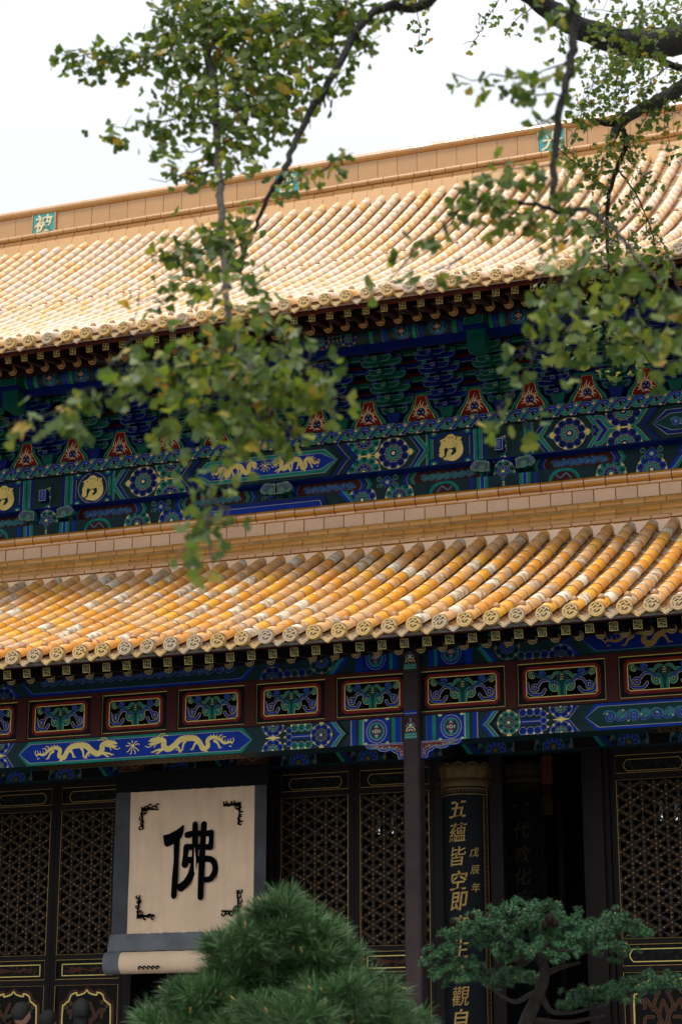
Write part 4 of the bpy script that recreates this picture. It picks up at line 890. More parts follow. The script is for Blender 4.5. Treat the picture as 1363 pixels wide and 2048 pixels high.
for bi in range(3):
    x0, x1 = UC[bi], UC[bi+1]; xm = (x0+x1)/2; half = (x1-x0)/2
    for sg in (-1, 1):
        e0 = xm+sg*half
        o_ = .22
        for w_, c in ((.05, 'teal'), (.006, 'pale_line'), (.05, 'blue'), (.006, 'pale_line'), (.05, 'teal'), (.05, 'slate'), (.05, 'blue')): P.rect(min(e0-sg*o_, e0-sg*(o_+w_)), max(e0-sg*o_, e0-sg*(o_+w_)), z0, z1, c, 1); o_ += w_
        P.stroke(ell(e0-sg*.85, 9.78, .2, .16, 18), .045, 'teal', 1, True); P.disc(e0-sg*.85, 9.78, .17, 'maroon', 1, 18, .13); P.stroke(smooth([(e0-sg*.95, 9.80), (e0-sg*.88, 9.88), (e0-sg*.8, 9.82), (e0-sg*.74, 9.87)], 4), .015, 'blue_line', 3)
        for dx in (1.5, 2.05): flower(P, e0-sg*dx, 9.80, .21, 'blue' if dx > 2 else 'teal', 'teal' if dx > 2 else 'deep_blue', l=2, n=10)
        chevron(P, e0-sg*2.4, z0, z1, sg, [(.06, 'blue'), (.007, 'pale_line'), (.06, 'teal')], 16)
    for k, c in ((.0, 'deep_blue'), (.06, 'pale_line'), (.068, 'blue')): P.poly([(xm-1.0+k, z0), (xm-.90+k, z1-.03-k), (xm+.90-k, z1-.03-k), (xm+1.0-k, z0)], c, 18+int(k*50))
q.build('beam_painting', lb)
# round columns with beam ends and cloud corbels
for cx in UC[:3]:
    c = empty('upper_column', (cx, 25.56, 0), hall); b = MB(); r = .195
    b.loft([[(r*cos(2*pi*k/28), r*sin(2*pi*k/28), z) for k in range(28)] for z in (9.3, 10.67)], 'deep_blue'); b.build('shaft', c)
    q = MB(); P = Paint(q, fn=lambda u, v, o: (sin(u/r)*(r+o), -cos(u/r)*(r+o), v))
    P.clip = (-.29, .29, 9.6, 10.665)
    for k in range(8):          # bands in narrow strips so that they hug the shaft
        a, b_ = -.28+.07*k, -.28+.07*(k+1); P.rect(a, b_, 10.58, 10.63, 'teal', 1); P.rect(a, b_, 10.575, 10.58, 'pale_line', 1); P.rect(a, b_, 10.51, 10.515, 'pale_line', 1); P.rect(a, b_, 10.50, 10.505, 'blue_line', 1)
    flower(P, .03, 10.36, .155, 'teal', 'deep_blue', l=2); flower(P, -.0, 10.00, .165, 'teal', 'blue', l=2); flower(P, .0, 9.66, .16, 'teal', 'blue', l=2)
    for sg in (-1, 1): curlbit(P, sg*.22, 10.18, .035, 'deep_blue', 2, 0, 'blue_line'); P.disc(sg*.18, 10.18, .02, 'gold', 3, 8)
    q.build('column_painting', c)
    e_ = MB(); e_.box(-.055, .055, -.33, -.18, -.085, .085, 'deep_blue'); P = Paint(e_, Y=-.33); P.rect(-.055, .055, -.085, .085, 'pale_line', 0); P.rect(-.047, .047, -.077, .077, 'blue', 1); P.rect(-.015, .015, -.05, .05, 'pale_line', 2); P.rect(-.010, .010, -.045, .045, 'blue', 3)
    e_.build('beam_end', c, (-.02, 0, 10.36))
for cx, w2, two in [(c_, .0, 0) for c_ in UC[:3]]+[(-10.20, 0, 1)]:
    for sg in (-1, 1):
        b = MB(); out = [(0, 0), (.06, .02), (.10, .012), (.15, .035), (.20, .03), (.245, -.01), (.27, -.06), (.25, -.10), (.20, -.125), (.16, -.11), (.13, -.135), (.08, -.14), (.05, -.12), (.02, -.14), (0, -.14)]
        poly = [(sg*x, z) for x, z in out]
        if sg > 0: poly = poly[::-1]
        poly = poly[::-1]
        b.prism(poly, 25.32, 25.42, 'corbel_slate', 'teal'); P = Paint(b, Y=25.32)
        P.stroke([(p[0]*.97, p[1]*.97-.002) for p in poly], .006, 'pale_line', 1, True)
        P.line2(smooth([(sg*.0, -.012), (sg*.06, .004), (sg*.15, .018), (sg*.2, .01)], 3), .014, 'teal', 'pale_line', 2, .003)
        P.line2([(sg*.215+.032*(1-.8*k/12)*cos(2*pi*1.3*k/12), -.03+.035*(1-.8*k/12)*sin(2*pi*1.3*k/12)) for k in range(13)], .012, 'blue', 'pale_line', 3, .003)
        P.line2([(sg*.10+.04*(1-.8*k/12)*cos(2*pi*1.3*k/12), -.085+.04*(1-.8*k/12)*sin(2*pi*1.3*k/12)) for k in range(13)], .014, 'teal', 'pale_line', 3, .003)
        P.line2(smooth([(sg*.06, -.13), (sg*.13, -.11), (sg*.18, -.11), (sg*.24, -.07)], 3), .014, 'teal', 'pale_line', 4, .003)
        b.build('cloud_corbel', hall, ((cx+sg*.195) if not two else cx-.02*sg, 0, 10.155))
# bracket clusters
def boat(w, h_, n=6):
    r = min(w*.30, h_*.98)
    L_ = [(-w/2, h_)]+[(-w/2+r-r*cos(pi/2*k/n), h_-h_*.98*sin(pi/2*k/n)) for k in range(1, n+1)]
    return L_+[(-x, z) for x, z in L_[::-1]]
def arm_mesh(w, h_, d, c, c2, mid):
    b = MB(); pts = boat(w, h_); b.prism(pts[::1], 0, d, c); P = Paint(b, Y=0)
    P.stroke([(x*.975, z*.93+h_*.03) for x, z in pts], .006, 'blue_line' if 'blue' in c else 'teal_line', 1, True)
    # paint edge in shadowless black line then blocks
    for x in (-w/2+.035, w/2-.035)+((0,) if mid else ()):
        vs = [(x-.030, -.012, h_+.003), (x+.030, -.012, h_+.003), (x+.030, d+.012, h_+.003), (x-.030, d+.012, h_+.003), (x-.040, -.02, h_+.045), (x+.040, -.02, h_+.045), (x+.040, d+.02, h_+.045), (x-.040, d+.02, h_+.045)]
        b.add(vs, [(0, 3, 2, 1), (4, 5, 6, 7), (0, 1, 5, 4), (1, 2, 6, 5), (2, 3, 7, 6), (3, 0, 4, 7)], c2)
        Q = Paint(b, fn=lambda u, v, o: (u, -.017-.008*((v-h_-.02)/.045)-o, v)); Q.stroke([(x-.028, h_+.007), (x+.028, h_+.007), (x+.034, h_+.041), (x-.034, h_+.041)], .004, 'teal_line' if 'blue' in c else 'blue_line', 0, True)
    return b.mesh('bracket_arm')
def tongue_mesh(c):
    b = MB(); w = .034
    prof = [(.20, .085), (-.03, .085), (-.075, .07), (-.105, .04), (-.11, .0), (-.085, -.022), (-.05, -.01), (.0, .0), (.20, .0)]
    b.loft([[(sx, y, z) for y, z in prof] for sx in (-w, w)], c, False)
    P = Paint(b, fn=lambda u, v, o: (u, -.108-o, v)); P.stroke([(-w*.8, .0), (w*.8, 0), (w*.8, .038), (-w*.8, .038)], .005, 'pale_line', 1, True)
    return b.mesh('bracket_tongue')
sets = {}
for nm, c, c2 in (('g', 'bracket_teal', 'bracket_blue'), ('b', 'bracket_blue', 'bracket_teal')):
    base = MB(); r0, r1 = .075, .11
    base.add([(-r0, -.08, 0), (r0, -.08, 0), (r0, .1, 0), (-r0, .1, 0), (-r0, -.08, .04), (r0, -.08, .04), (r0, .1, .04), (-r0, .1, .04), (-r1, -.11, .15), (r1, -.11, .15), (r1, .12, .15), (-r1, .12, .15)],
             [(0, 1, 5, 4), (1, 2, 6, 5), (3, 0, 4, 7), (4, 5, 9, 8), (5, 6, 10, 9), (7, 4, 8, 11), (8, 9, 10, 11), (0, 3, 2, 1)], c2)
    sets[nm] = (base.mesh('base_block'), arm_mesh(.40, .085, .06, c, c2, False), arm_mesh(.60, .085, .06, c, c2, False), tongue_mesh(c))
def cluster(x, nm, col_=False):
    d = empty('bracket_cluster', (x, 25.38, 10.872), hall); bm_, a1, a2, tg = sets[nm]; put(bm_, 'base_block', d)
    for i in range(5):
        y, z = -.03-.185*i, .15+.130*i
        put(a2 if i else a1, 'bracket_arm', d, (0, y+.16, z)); put(a1, 'bracket_arm', d, (0, y-.0, z+.002))
        put(tg, 'bracket_tongue', d, (0, y-.02, z-.002))
    if col_:
        b = MB(); b.box(-.13, .13, -1.35, -1.0, .80, 1.0, 'bracket_teal'); b.box(-.15, .15, -1.37, -1.0, .755, .795, 'bracket_blue'); b.prism([(-.12, .75), (-.12, .52), (-.06, .46), (.06, .46), (.12, .52), (.12, .75)][::-1], -1.28, -1.0, 'bracket_teal')
        P = Paint(b, Y=-1.35); P.stroke([(-.12, .81), (.12, .81), (.12, .99), (-.12, .99)], .006, 'teal_line', 1, True); b.build('beam_head', d)
    return d
def board(x):
    b = MB(); out = [(-.30, 0), (-.25, .10), (-.17, .19), (-.125, .30), (-.10, .43), (.10, .43), (.125, .30), (.17, .19), (.25, .10), (.30, 0)]
    b.prism(out[::-1], 0, .03, 'slate'); P = Paint(b, Y=0)
    P.poly([(p*.93, z*.965) for p, z in out], 'teal', 1); P.poly([(p*.80, z*.91) for p, z in out], 'slate', 2); inn = [(p*.72, z*.88) for p, z in out]; P.poly(inn, 'gold', 3); P.poly([(p*.67, z*.86+.004) for p, z in out], 'red_paint', 4)
    for k in range(15):
        a = radians(-38+256*k/14); r0_, r1_ = .062, .115+.025*sin(k*2.1)+(.02 if 5 < k < 9 else 0)
        P.stroke([(r0_*cos(a), .135+r0_*sin(a)), (r1_*.8*cos(a+.13), .135+r1_*.8*sin(a+.13)), (r1_*cos(a), .135+r1_*1.15*sin(a))], [.018, .013, .004], 'cream_glaze', 5, caps=False)
    for k in range(5): P.stroke([(0, .075), (-.05+.025*k, .045+.012*(k % 2))], .012, 'cream_glaze', 6, caps=False)
    for px, pz in ((-.03, .115), (.03, .115), (0, .165)): P.disc(px, pz, .031, 'black', 7, 10); P.disc(px, pz, .027, 'deep_blue', 8, 10); P.disc(px, pz+.007, .012, 'pearl', 9, 8)
    return b
bmesh_board = board(0).mesh('flame_board')
for k in range(-4, 15):
    if k <= 13:
        pass
for k in range(0, 17):
    x = -6.86-.781*k; cluster(x, 'g' if k % 2 == 0 else 'b', k in (0, 9)); put(bmesh_board, 'flame_board', hall, (x-.3905, 25.36, 10.872))
for k in range(1, 6):
    x = -6.86+.81*k; cluster(x, 'b' if k % 2 else 'g'); 
for k in range(0, 5): put(bmesh_board, 'flame_board', hall, (-6.86+.81*(k+.5), 25.36, 10.872))
tb_ = MB()
for i in range(1, 6):
    y, z = 25.38-.03-.185*i+.16+.185, 10.872+.15+.13*i
    c = ('bracket_blue', 'bracket_teal')[i % 2]; tb_.box(XL, XR, y+.065, y+.13, z+.003, z+.072, c); tb_.box(XL, XR, y+.09, y+.11, z+.073, z+.128, 'bracket_red')
    tb_.box(XL, XR, y+.058, y+.064, z+.003, z+.010, 'blue_line' if i % 2 == 0 else 'teal_line')
tb_.box(XL, XR, 25.5, 25.55, 10.87, 11.6, 'bracket_blue')
tb_.box(XL, XR, 24.30, 24.42, 11.60, 11.695, 'bracket_blue'); tb_.build('tie_bars', hall)
# eave purlin, painted
pr = MB(); r = .12; pr.loft([[(x, 24.34+r*cos(2*pi*k/24), 11.81+r*sin(2*pi*k/24)) for k in range(24)] for x in (XL, XR)], 'slate'); po = pr.build('eave_purlin', hall)
q = MB(); P = Paint(q, fn=lambda u, v, o: (u, 24.34-cos(v/r)*(r+o), 11.81+sin(v/r)*(r+o))); P.clip = (-20, -2, -.15, .15)
for bi in range(3):
    x0, x1 = UC[bi], UC[bi+1]; xm = (x0+x1)/2; half = (x1-x0)/2
    for sg in (-1, 1):
        e0 = xm+sg*half
        for a, w_, c in ((.15, .05, 'teal'), (.22, .05, 'blue'), (.30, .05, 'teal'), (.36, .006, 'blue_line'), (.78, .05, 'blue'), (.85, .006, 'blue_line'), (.88, .05, 'teal'), (1.3, .05, 'blue'), (1.36, .006, 'blue_line'), (1.5, .05, 'teal')):
            for j in range(6): P.rect(min(e0-sg*a, e0-sg*(a+w_)), max(e0-sg*a, e0-sg*(a+w_)), -.15+.05*j, -.10+.05*j, c, 1)
        for dx in (.57, 1.08): quatre(P, e0-sg*dx, -.02, .26, .24, 2, 'blue_line')
        for dx in (1.85, 2.25): flower(P, e0-sg*dx, -.02, .12, 'deep_blue', 'teal', 'old_gold', 'blue_line', 2)
        for k in range(4):
            for cz in (-.09, .05): curlbit(P, e0-sg*(1.98+.05*k), cz, .03, 'deep_green', 5, k, 'blue_line'); P.disc(e0-sg*(1.95+.06*k), cz*.4, .012, 'old_gold', 6, 6)
        scroll_band(P, min(e0-sg*2.5, xm), max(e0-sg*2.5, xm), -.1, .07, ('deep_blue', 'deep_green'), 'blue_line', 2, ('old_gold', 'old_gold'))
q.build('purlin_painting', po)

# ================================================================== hanging banner in the middle doorway
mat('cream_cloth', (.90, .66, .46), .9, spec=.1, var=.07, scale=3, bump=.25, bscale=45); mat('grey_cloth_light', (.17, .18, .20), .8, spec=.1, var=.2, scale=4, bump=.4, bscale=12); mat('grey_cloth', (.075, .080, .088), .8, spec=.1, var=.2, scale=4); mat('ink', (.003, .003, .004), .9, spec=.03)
bn = empty('door_banner', (-10.35, 22.95, 3.2), label='cream cloth banner with grey border and one large black character over the middle doorway', category='banner'); bn.location = (0, 0, 0)
YB = 22.95
def cloth(x0, x1, z0, z1, nx, nz, m, amp=.004, yo=0, fn=None):
    b = MB(); vs = []
    for j in range(nz+1):
        for i in range(nx+1):
            x, z = x0+(x1-x0)*i/nx, z0+(z1-z0)*j/nz
            y = YB+yo+amp*sin(x*38+2*sin(z*1.3))*(.4+.6*noise.noise(Vector((x*6, z*.8, 3))))+amp*.8*noise.noise(Vector((x*20, z*1.5, 0)))
            vs.append((x, y, z))
    b.add(vs, [(j*(nx+1)+i, j*(nx+1)+i+1, (j+1)*(nx+1)+i+1, (j+1)*(nx+1)+i) for j in range(nz) for i in range(nx)], m, True); return b
cloth(-11.19, -9.49, 3.69, 5.46, 90, 24, 'cream_cloth', .022).build('cream_panel', bn)
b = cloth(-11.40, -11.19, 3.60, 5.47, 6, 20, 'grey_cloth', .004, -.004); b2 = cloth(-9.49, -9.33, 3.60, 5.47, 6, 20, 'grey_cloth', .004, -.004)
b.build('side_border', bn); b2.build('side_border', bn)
cloth(-11.40, -9.31, 5.46, 5.72, 12, 4, 'black', .003, -.007).build('top_border', bn)  # grey border coloured black here: shade of the recess put into the cloth colour
b = MB(); nx = 40
rings = []
for z, y, in ((3.695, 0), (3.62, -.02), (3.56, -.045), (3.50, -.06), (3.475, -.05)): rings.append([(-11.42+2.13*i/nx, YB+y+.010*noise.noise(Vector((i*.5, z*9, 2)))-.006, z+.008*noise.noise(Vector((i*.4, 1, 5)))) for i in range(nx+1)])
b.loft(rings, 'grey_cloth_light', True, False, False); b.build('lower_border', bn)
b = MB(); 
def roll(x0, x1, m, r_, bb_):
    nx = 24; rings = []
    for k in range(15):
        a = radians(100+330*k/14); rings.append([(x0+(x1-x0)*i/nx, YB-.05+(r_+.004*noise.noise(Vector((i*.6, k*.7, 1))))*cos(a)*.8, 3.335+(r_+.004*noise.noise(Vector((i*.6, k*.7, 1))))*sin(a)) for i in range(nx+1)])
    bb_.loft(rings, m, True, False, False)
roll(-11.44, -11.22, 'grey_cloth_light', .138, b); roll(-9.46, -9.27, 'grey_cloth_light', .138, b); roll(-11.22, -9.46, 'cream_cloth', .134, b); b.build('rolled_hem', bn)
def crop8(x, y): q_ = onY(230+x/4.13, 1500+y/4.13, YB-.01); return (q_[0], q_[2])
ch = MB(); P = Paint(ch, Y=YB-.014); KW = 1/4.13/4000*24.6*1.12
def BS(pts, w): P.stroke([crop8(*p) for p in smooth(pts, 5)], ([w_*KW for w_ in np.interp(np.linspace(0, 1, (len(pts)-1)*5+1), np.linspace(0, 1, len(w)), w)] if hasattr(w, '__len__') else w*KW), 'ink', 2)
P.poly([crop8(*p) for p in smooth([(400, 705), (455, 690), (520, 655), (570, 620), (563, 690), (540, 735), (480, 778), (430, 800), (408, 775), (400, 705)], 3)[:-1]], 'ink', 1)
BS([(512, 720), (508, 900), (498, 1060), (488, 1205)], [52, 40, 50, 46])
BS([(600, 702), (660, 690), (740, 690), (795, 688)], [50, 44, 44, 48]); BS([(795, 682), (797, 740), (792, 802)], [46, 36, 46])
BS([(790, 803), (700, 800), (592, 802)], [46, 40, 48]); BS([(592, 805), (584, 870), (580, 945)], [50, 40, 56])
BS([(585, 912), (690, 905), (780, 900), (822, 935), (828, 1000), (795, 1060), (752, 1072)], [46, 50, 46, 46, 48, 46, 42])
BS([(664, 615), (664, 740), (662, 880), (640, 1000), (600, 1085), (548, 1136)], [46, 50, 50, 54, 60, 62])
BS([(737, 615), (728, 760), (718, 950), (708, 1215)], [50, 46, 50, 48]); BS([(520, 1118), (550, 1128), (590, 1100)], [22, 50, 50])
ch.build('large_character', bn)
or_ = MB(); P = Paint(or_, Y=YB-.010)
def corner(cx, cz, sx, sz, l=1):
    P.T = (cx, cz, .80, .80); cx = cz = 0
    corner_(cx, cz, sx, sz, l); P.T = None
def corner_(cx, cz, sx, sz, l=1):
    P.poly([(cx, cz), (cx+sx*.13, cz-sz*.03), (cx+sx*.12, cz-sz*.10), (cx+sx*.06, cz-sz*.14)], 'ink', l)
    for k in range(4):
        P.spiral(cx+sx*(.09+.065*k), cz-sz*(.035-.028*(k % 2)), .042, .024, 'ink', l+k*.2, .9, pi*.2, sx, 8); P.spiral(cx+sx*(.03-.02*(k % 2)), cz-sz*(.12+.075*k), .044, .024, 'ink', l+k*.2, .9, pi*.2, sz, 8)
    P.stroke([(cx+sx*.02, cz-sz*.04), (cx+sx*.30, cz-sz*.055)], .028, 'ink', l+1); P.stroke([(cx+sx*.02, cz-sz*.04), (cx+sx*.05, cz-sz*.35)], .030, 'ink', l+1)
    for k in range(3): P.stroke([(cx+sx*(.05+.03*k), cz-sz*(.075+.0*k)), (cx+sx*(.065+.03*k), cz-sz*(.10))], .006, 'cream_cloth', l+3, caps=False)
for q_ in ((-11.04, 5.27, 1, 1), (-9.66, 5.27, -1, 1), (-11.06, 3.87, 1, -1), (-9.66, 3.89, -1, -1)):
    or_ = MB(); P = Paint(or_, Y=YB-.014); corner(*q_); or_.build('corner_ornament', bn)
or_ = MB(); P = Paint(or_, Y=YB-.17)
for k in range(5): P.spiral(-10.92+.06*k, 3.26, .028, .02, 'ink', 1, .9, 0, 1, 8)
or_.build('hem_ornament', bn)

# ================================================================== couplet boards
def couplet(name, cx, cy, label, text, side, dark, ztop, r=.30, half=.285):
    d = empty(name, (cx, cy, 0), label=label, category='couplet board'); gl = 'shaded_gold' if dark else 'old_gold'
    b = MB(); n = 20; am = math.asin(min(.98, half/r))
    def ringat(rr, z, am_=am): return [(rr*sin(-am_+2*am_*k/n), -rr*cos(-am_+2*am_*k/n), z) for k in range(n+1)]
    z0 = FLOOR+.5; zt_ = ztop-.33
    b.loft([ringat(r, z0), ringat(r, zt_)], 'board_black', True, False, False); b.loft([ringat(r-.015, z0, am*1.01), ringat(r-.015, zt_, am*1.01)], 'board_black', True, False, False)
    b.build('board', d)
    f = MB(); P = Paint(f, fn=lambda u, v, o: (sin(u/r)*(r+o*2), -cos(u/r)*(r+o*2), v)); ue = am*r
    for sg in (-1, 1):
        P.stroke([(sg*(ue-.008), z) for z in np.linspace(z0, zt_, 3)], .010, gl, 1, caps=False)
        if sg > 0:
            P.stroke([(sg*(ue-.075), z) for z in np.linspace(z0, zt_-.1, 3)], .006, gl, 1, caps=False)
            z = z0
            while z < zt_-.12: P.stroke([(sg*(ue-.06), z), (sg*(ue-.06), z+.04), (sg*(ue-.03), z+.04), (sg*(ue-.03), z+.015)], .007, 'dark_gold', 1, caps=False); z += .055
    for zz in (zt_-.10, zt_-.03):
        P.stroke([(u, zz) for u in np.linspace(-ue, ue, 14)], .006, gl, 2, caps=False)
    u = -ue+.02
    while u < ue-.02: P.stroke([(u, zt_-.085), (u, zt_-.045), (u+.025, zt_-.045), (u+.025, zt_-.07)], .007, 'dark_gold', 2, caps=False); u += .04
    f.build('gilt_border', d)
    # lotus cap
    c = MB(); rr = .31; prof = [(rr-.015, zt_-.01), (rr+.005, zt_+.01), (rr+.005, zt_+.08), (rr-.005, zt_+.09), (rr+.0, zt_+.12), (rr+.02, zt_+.22), (rr+.012, zt_+.28), (rr-.03, zt_+.30)]
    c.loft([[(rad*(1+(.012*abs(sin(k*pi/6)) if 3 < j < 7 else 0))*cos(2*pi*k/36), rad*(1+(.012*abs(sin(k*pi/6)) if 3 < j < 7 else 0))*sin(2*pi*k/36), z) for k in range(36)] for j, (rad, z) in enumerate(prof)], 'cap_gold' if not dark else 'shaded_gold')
    P = Paint(c, fn=lambda u, v, o: (sin(u/.325)*(.325+.018+o*3), -cos(u/.325)*(.325+.018+o*3), v))
    for k in range(-3, 4):
        u0 = k*.165; P.stroke(smooth([(u0-.075, zt_+.10), (u0-.08, zt_+.20), (u0-.04, zt_+.27), (u0, zt_+.285), (u0+.04, zt_+.27), (u0+.08, zt_+.20), (u0+.075, zt_+.10)], 3), .009, 'dark_gold' if not dark else 'shaded_gold', 1, caps=False)
        P.stroke(smooth([(u0-.05, zt_+.12), (u0-.05, zt_+.19), (u0, zt_+.25), (u0+.05, zt_+.19), (u0+.05, zt_+.12)], 3), .006, 'dark_gold', 1, caps=False)
    u = -.4
    while u < .4: P.stroke([(u, zt_+.025), (u, zt_+.065), (u+.03, zt_+.065), (u+.03, zt_+.04)], .008, 'dark_gold', 2, caps=False); u += .055
    c.build('lotus_cap', d)
    t_ = MB()
    for ch_, u0, z, sz in text:
        vs, fs = glyph(ch_, sz, (0 if ch_ in '蘊皆觀教' else .0026) if sz > .15 else .0, .004, .15)
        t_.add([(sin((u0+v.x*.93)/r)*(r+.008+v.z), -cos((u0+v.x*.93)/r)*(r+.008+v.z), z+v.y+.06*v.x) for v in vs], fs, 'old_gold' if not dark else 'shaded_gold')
    t_.build('gilt_characters', d)
zs = [5.077, 4.801, 4.515, 4.229, 3.981, 3.70, 3.43, 3.15, 2.878, 2.615, 2.35]
couplet('couplet_board', -6.93, 23.53, 'black board with gold characters and lotus cap, on the column beside the slim pillar', [(c_, -.03, z, .245) for c_, z in zip('五蘊皆空即度生心觀自在', zs)]+[('戊', .165, 4.56, .12), ('辰', .17, 4.35, .12), ('年', .175, 4.14, .12)], True, False, 5.69)
q1 = onY(1052, 1700, 26.4); q2 = onY(1050, 1550, 26.4)
zz = [onY(1050+.15*(y-1610), y, 26.1)[2] for y in (1610, 1660, 1708, 1752, 1795, 1840, 1885, 1930, 1975, 2020)]
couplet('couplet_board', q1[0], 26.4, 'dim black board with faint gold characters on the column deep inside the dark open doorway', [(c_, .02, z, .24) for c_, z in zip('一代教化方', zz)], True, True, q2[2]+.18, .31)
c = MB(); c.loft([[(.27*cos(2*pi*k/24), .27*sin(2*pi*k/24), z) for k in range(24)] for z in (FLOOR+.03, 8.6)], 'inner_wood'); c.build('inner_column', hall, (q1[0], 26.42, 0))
# orange lamp streamer inside the doorway
ln = MB(); p0 = onY(1093, 1535, 25.4); mat('orange_silk', (.20, .045, .010), .7)
ln.box(-.07, .07, -.01, .01, -.22, .22, 'orange_silk'); ln.box(-.05, .05, -.008, .008, -.36, -.225, 'maroon'); ln.box(-.085, .085, -.02, .02, .22, .26, 'dark_gold')
for k in range(8): ln.box(-.06+.016*k, -.054+.016*k, -.004, .004, -.62, -.365, 'dark_gold')
ln.build('silk_streamer', None, (p0[0], 25.4, p0[2]), label='narrow orange silk streamer hanging inside the dark open doorway', category='streamer')

# ================================================================== people on the terrace
mat('skin', (.48, .27, .19), .5, var=.05); mat('hair', (.006, .005, .006), .5, spec=.25, var=.3, scale=60, bump=.6, bscale=150)
mat('shirt_dark', (.02, .02, .025), .8); mat('shirt_pink', (.55, .22, .25), .8); mat('shirt_white', (.5, .5, .5), .8); mat('trousers', (.02, .025, .04), .8); mat('clip_blue', (.05, .15, .5), .3)
def skin_mesh(verts, edges, radii, m, sub=2):
    me = bpy.data.meshes.new('b'); me.from_pydata(verts, edges, []); o = bpy.data.objects.new('b', me); COL.objects.link(o)
    md = o.modifiers.new('s', 'SKIN'); md.use_smooth_shade = True
    for v, r_ in zip(me.skin_vertices[0].data, radii): v.radius = r_ if hasattr(r_, '__len__') else (r_, r_)
    me.skin_vertices[0].data[0].use_root = True
    s_ = o.modifiers.new('u', 'SUBSURF'); s_.levels = sub; s_.render_levels = sub
    dg = bpy.context.evaluated_depsgraph_get(); dg.update(); out = bpy.data.meshes.new_from_object(o.evaluated_get(dg)); bpy.data.objects.remove(o)
    out.materials.clear(); out.materials.append(MATS[m]); 
    for p_ in out.polygons: p_.use_smooth = True
    return out
def person(x, y, H, yaw, label, shirt, hair='bun'):
    d = empty('person', (x, y, FLOOR+.03), label=label, category='person'); d.rotation_euler = (0, 0, yaw); s = H/1.7
    V = [(0, 0, .92), (0, 0, 1.12), (0, .01, 1.33), (0, 0, 1.45), (0, -.01, 1.53), (-.17, 0, 1.39), (-.23, .0, 1.13), (-.22, -.06, .90), (-.21, -.08, .80), (.17, 0, 1.39), (.23, .0, 1.13), (.22, -.06, .90), (.21, -.08, .80),
         (-.09, 0, .85), (-.10, -.01, .48), (-.10, .02, .08), (-.10, -.12, .03), (.09, 0, .85), (.10, -.01, .48), (.10, .02, .08), (.10, -.12, .03)]
    E = [(0, 1), (1, 2), (2, 3), (3, 4), (2, 5), (5, 6), (6, 7), (7, 8), (2, 9), (9, 10), (10, 11), (11, 12), (0, 13), (13, 14), (14, 15), (15, 16), (0, 17), (17, 18), (18, 19), (19, 20)]
    Rr = [(.14, .10), (.13, .10), (.15, .10), .055, .05, .055, .042, .032, .03, .055, .042, .032, .03, .08, .055, .04, .035, .08, .055, .04, .035]
    me = skin_mesh([tuple(c_*s for c_ in v) for v in V], E, [(a*s if not hasattr(a, '__len__') else (a[0]*s, a[1]*s)) for a in Rr], 'skin')
    # head, same mesh
    bm = bmesh.new(); bm.from_mesh(me); r_ = bmesh.ops.create_uvsphere(bm, u_segments=24, v_segments=16, radius=1)
    for v in r_['verts']:
        c_ = v.co; wv = 1-.18*max(0, -c_.z)**1.5; nose = .14*math.exp(-((c_.x/.16)**2+((c_.z+.12)/.2)**2)) if c_.y < 0 else 0; eye = -.05*(math.exp(-(((abs(c_.x)-.36)/.14)**2+((c_.z-.08)/.1)**2)) if c_.y < 0 else 0)
        mouth = .03*math.exp(-((c_.x/.25)**2+((c_.z+.48)/.08)**2)) if c_.y < 0 else 0
        v.co = Vector((c_.x*.076*wv*s, (c_.y*(1+nose+eye+mouth))*.095*wv*s, (c_.z*.115+1.60)*s))
    for sg in (-1, 1):
        e_ = bmesh.ops.create_uvsphere(bm, u_segments=8, v_segments=6, radius=1)
        for v in e_['verts']: c_ = v.co; v.co = Vector(((sg*.078+c_.x*.010)*s, (.012+c_.y*.018)*s, (1.595+c_.z*.032)*s))
    for p_ in bm.faces: p_.smooth = True
    me2 = bpy.data.meshes.new('body'); bm.to_mesh(me2); bm.free(); me2.materials.append(MATS['skin']); put(me2, 'body', d)
    top = skin_mesh([tuple(c_*s for c_ in v) for v in V[:4]+V[5:8]+V[9:12]], [(0, 1), (1, 2), (2, 3), (2, 4), (4, 5), (5, 6), (2, 7), (7, 8), (8, 9)], [((a*s+.014) if not hasattr(a, '__len__') else (a[0]*s+.016, a[1]*s+.016)) for a in (Rr[:3]+[.05]+Rr[5:8]+Rr[9:12])], shirt); put(top, 'shirt', d)
    pt = skin_mesh([tuple(c_*s for c_ in v) for v in [V[0]]+V[13:16]+V[17:20]], [(0, 1), (1, 2), (2, 3), (0, 4), (4, 5), (5, 6)], [(a*s+.016) if not hasattr(a, '__len__') else (a[0]*s+.018, a[1]*s+.018) for a in [Rr[0]]+Rr[13:16]+Rr[17:20]], 'trousers'); put(pt, 'trousers', d)
    hm = MB(); rows = []
    for j in range(13):
        th = pi*j/12*(.62 if hair != 'long' else .60)
        ring = []
        for k in range(28):
            ph = 2*pi*k/28; fx, fy, fz = sin(th)*cos(ph), sin(th)*sin(ph), cos(th); front = max(0, -fy); cut = 1-.55*front*(j/12)
            th2 = th*(cut if front > .1 else 1); fx, fy, fz = sin(th2)*cos(ph), sin(th2)*sin(ph), cos(th2); w_ = 1.22+.03*noise.noise(Vector((ph*3, th*4, yaw)))
            ring.append((fx*.080*w_*s, (fy*.099*w_+.004)*s, (1.603+fz*.121*w_)*s))
        rows.append(ring)
    hm.loft(rows, 'hair', True, True, False)
    if hair == 'long':
        rings = []
        for j in range(10):
            z = 1.62-.045*j; rings.append([(.086*s*(1-.02*j)*cos(a), (.010+.100*(1-.035*j)*sin(a)+.01*sin(3*a+j))*s, z*s) for a in np.linspace(-.15*pi, 1.15*pi, 16)])
        hm.loft(rings, 'hair', True, False, False); rings = [[(x*.9, y*.9, z) for x, y, z in r2] for r2 in rings]; hm.loft(rings, 'hair', True, False, False)
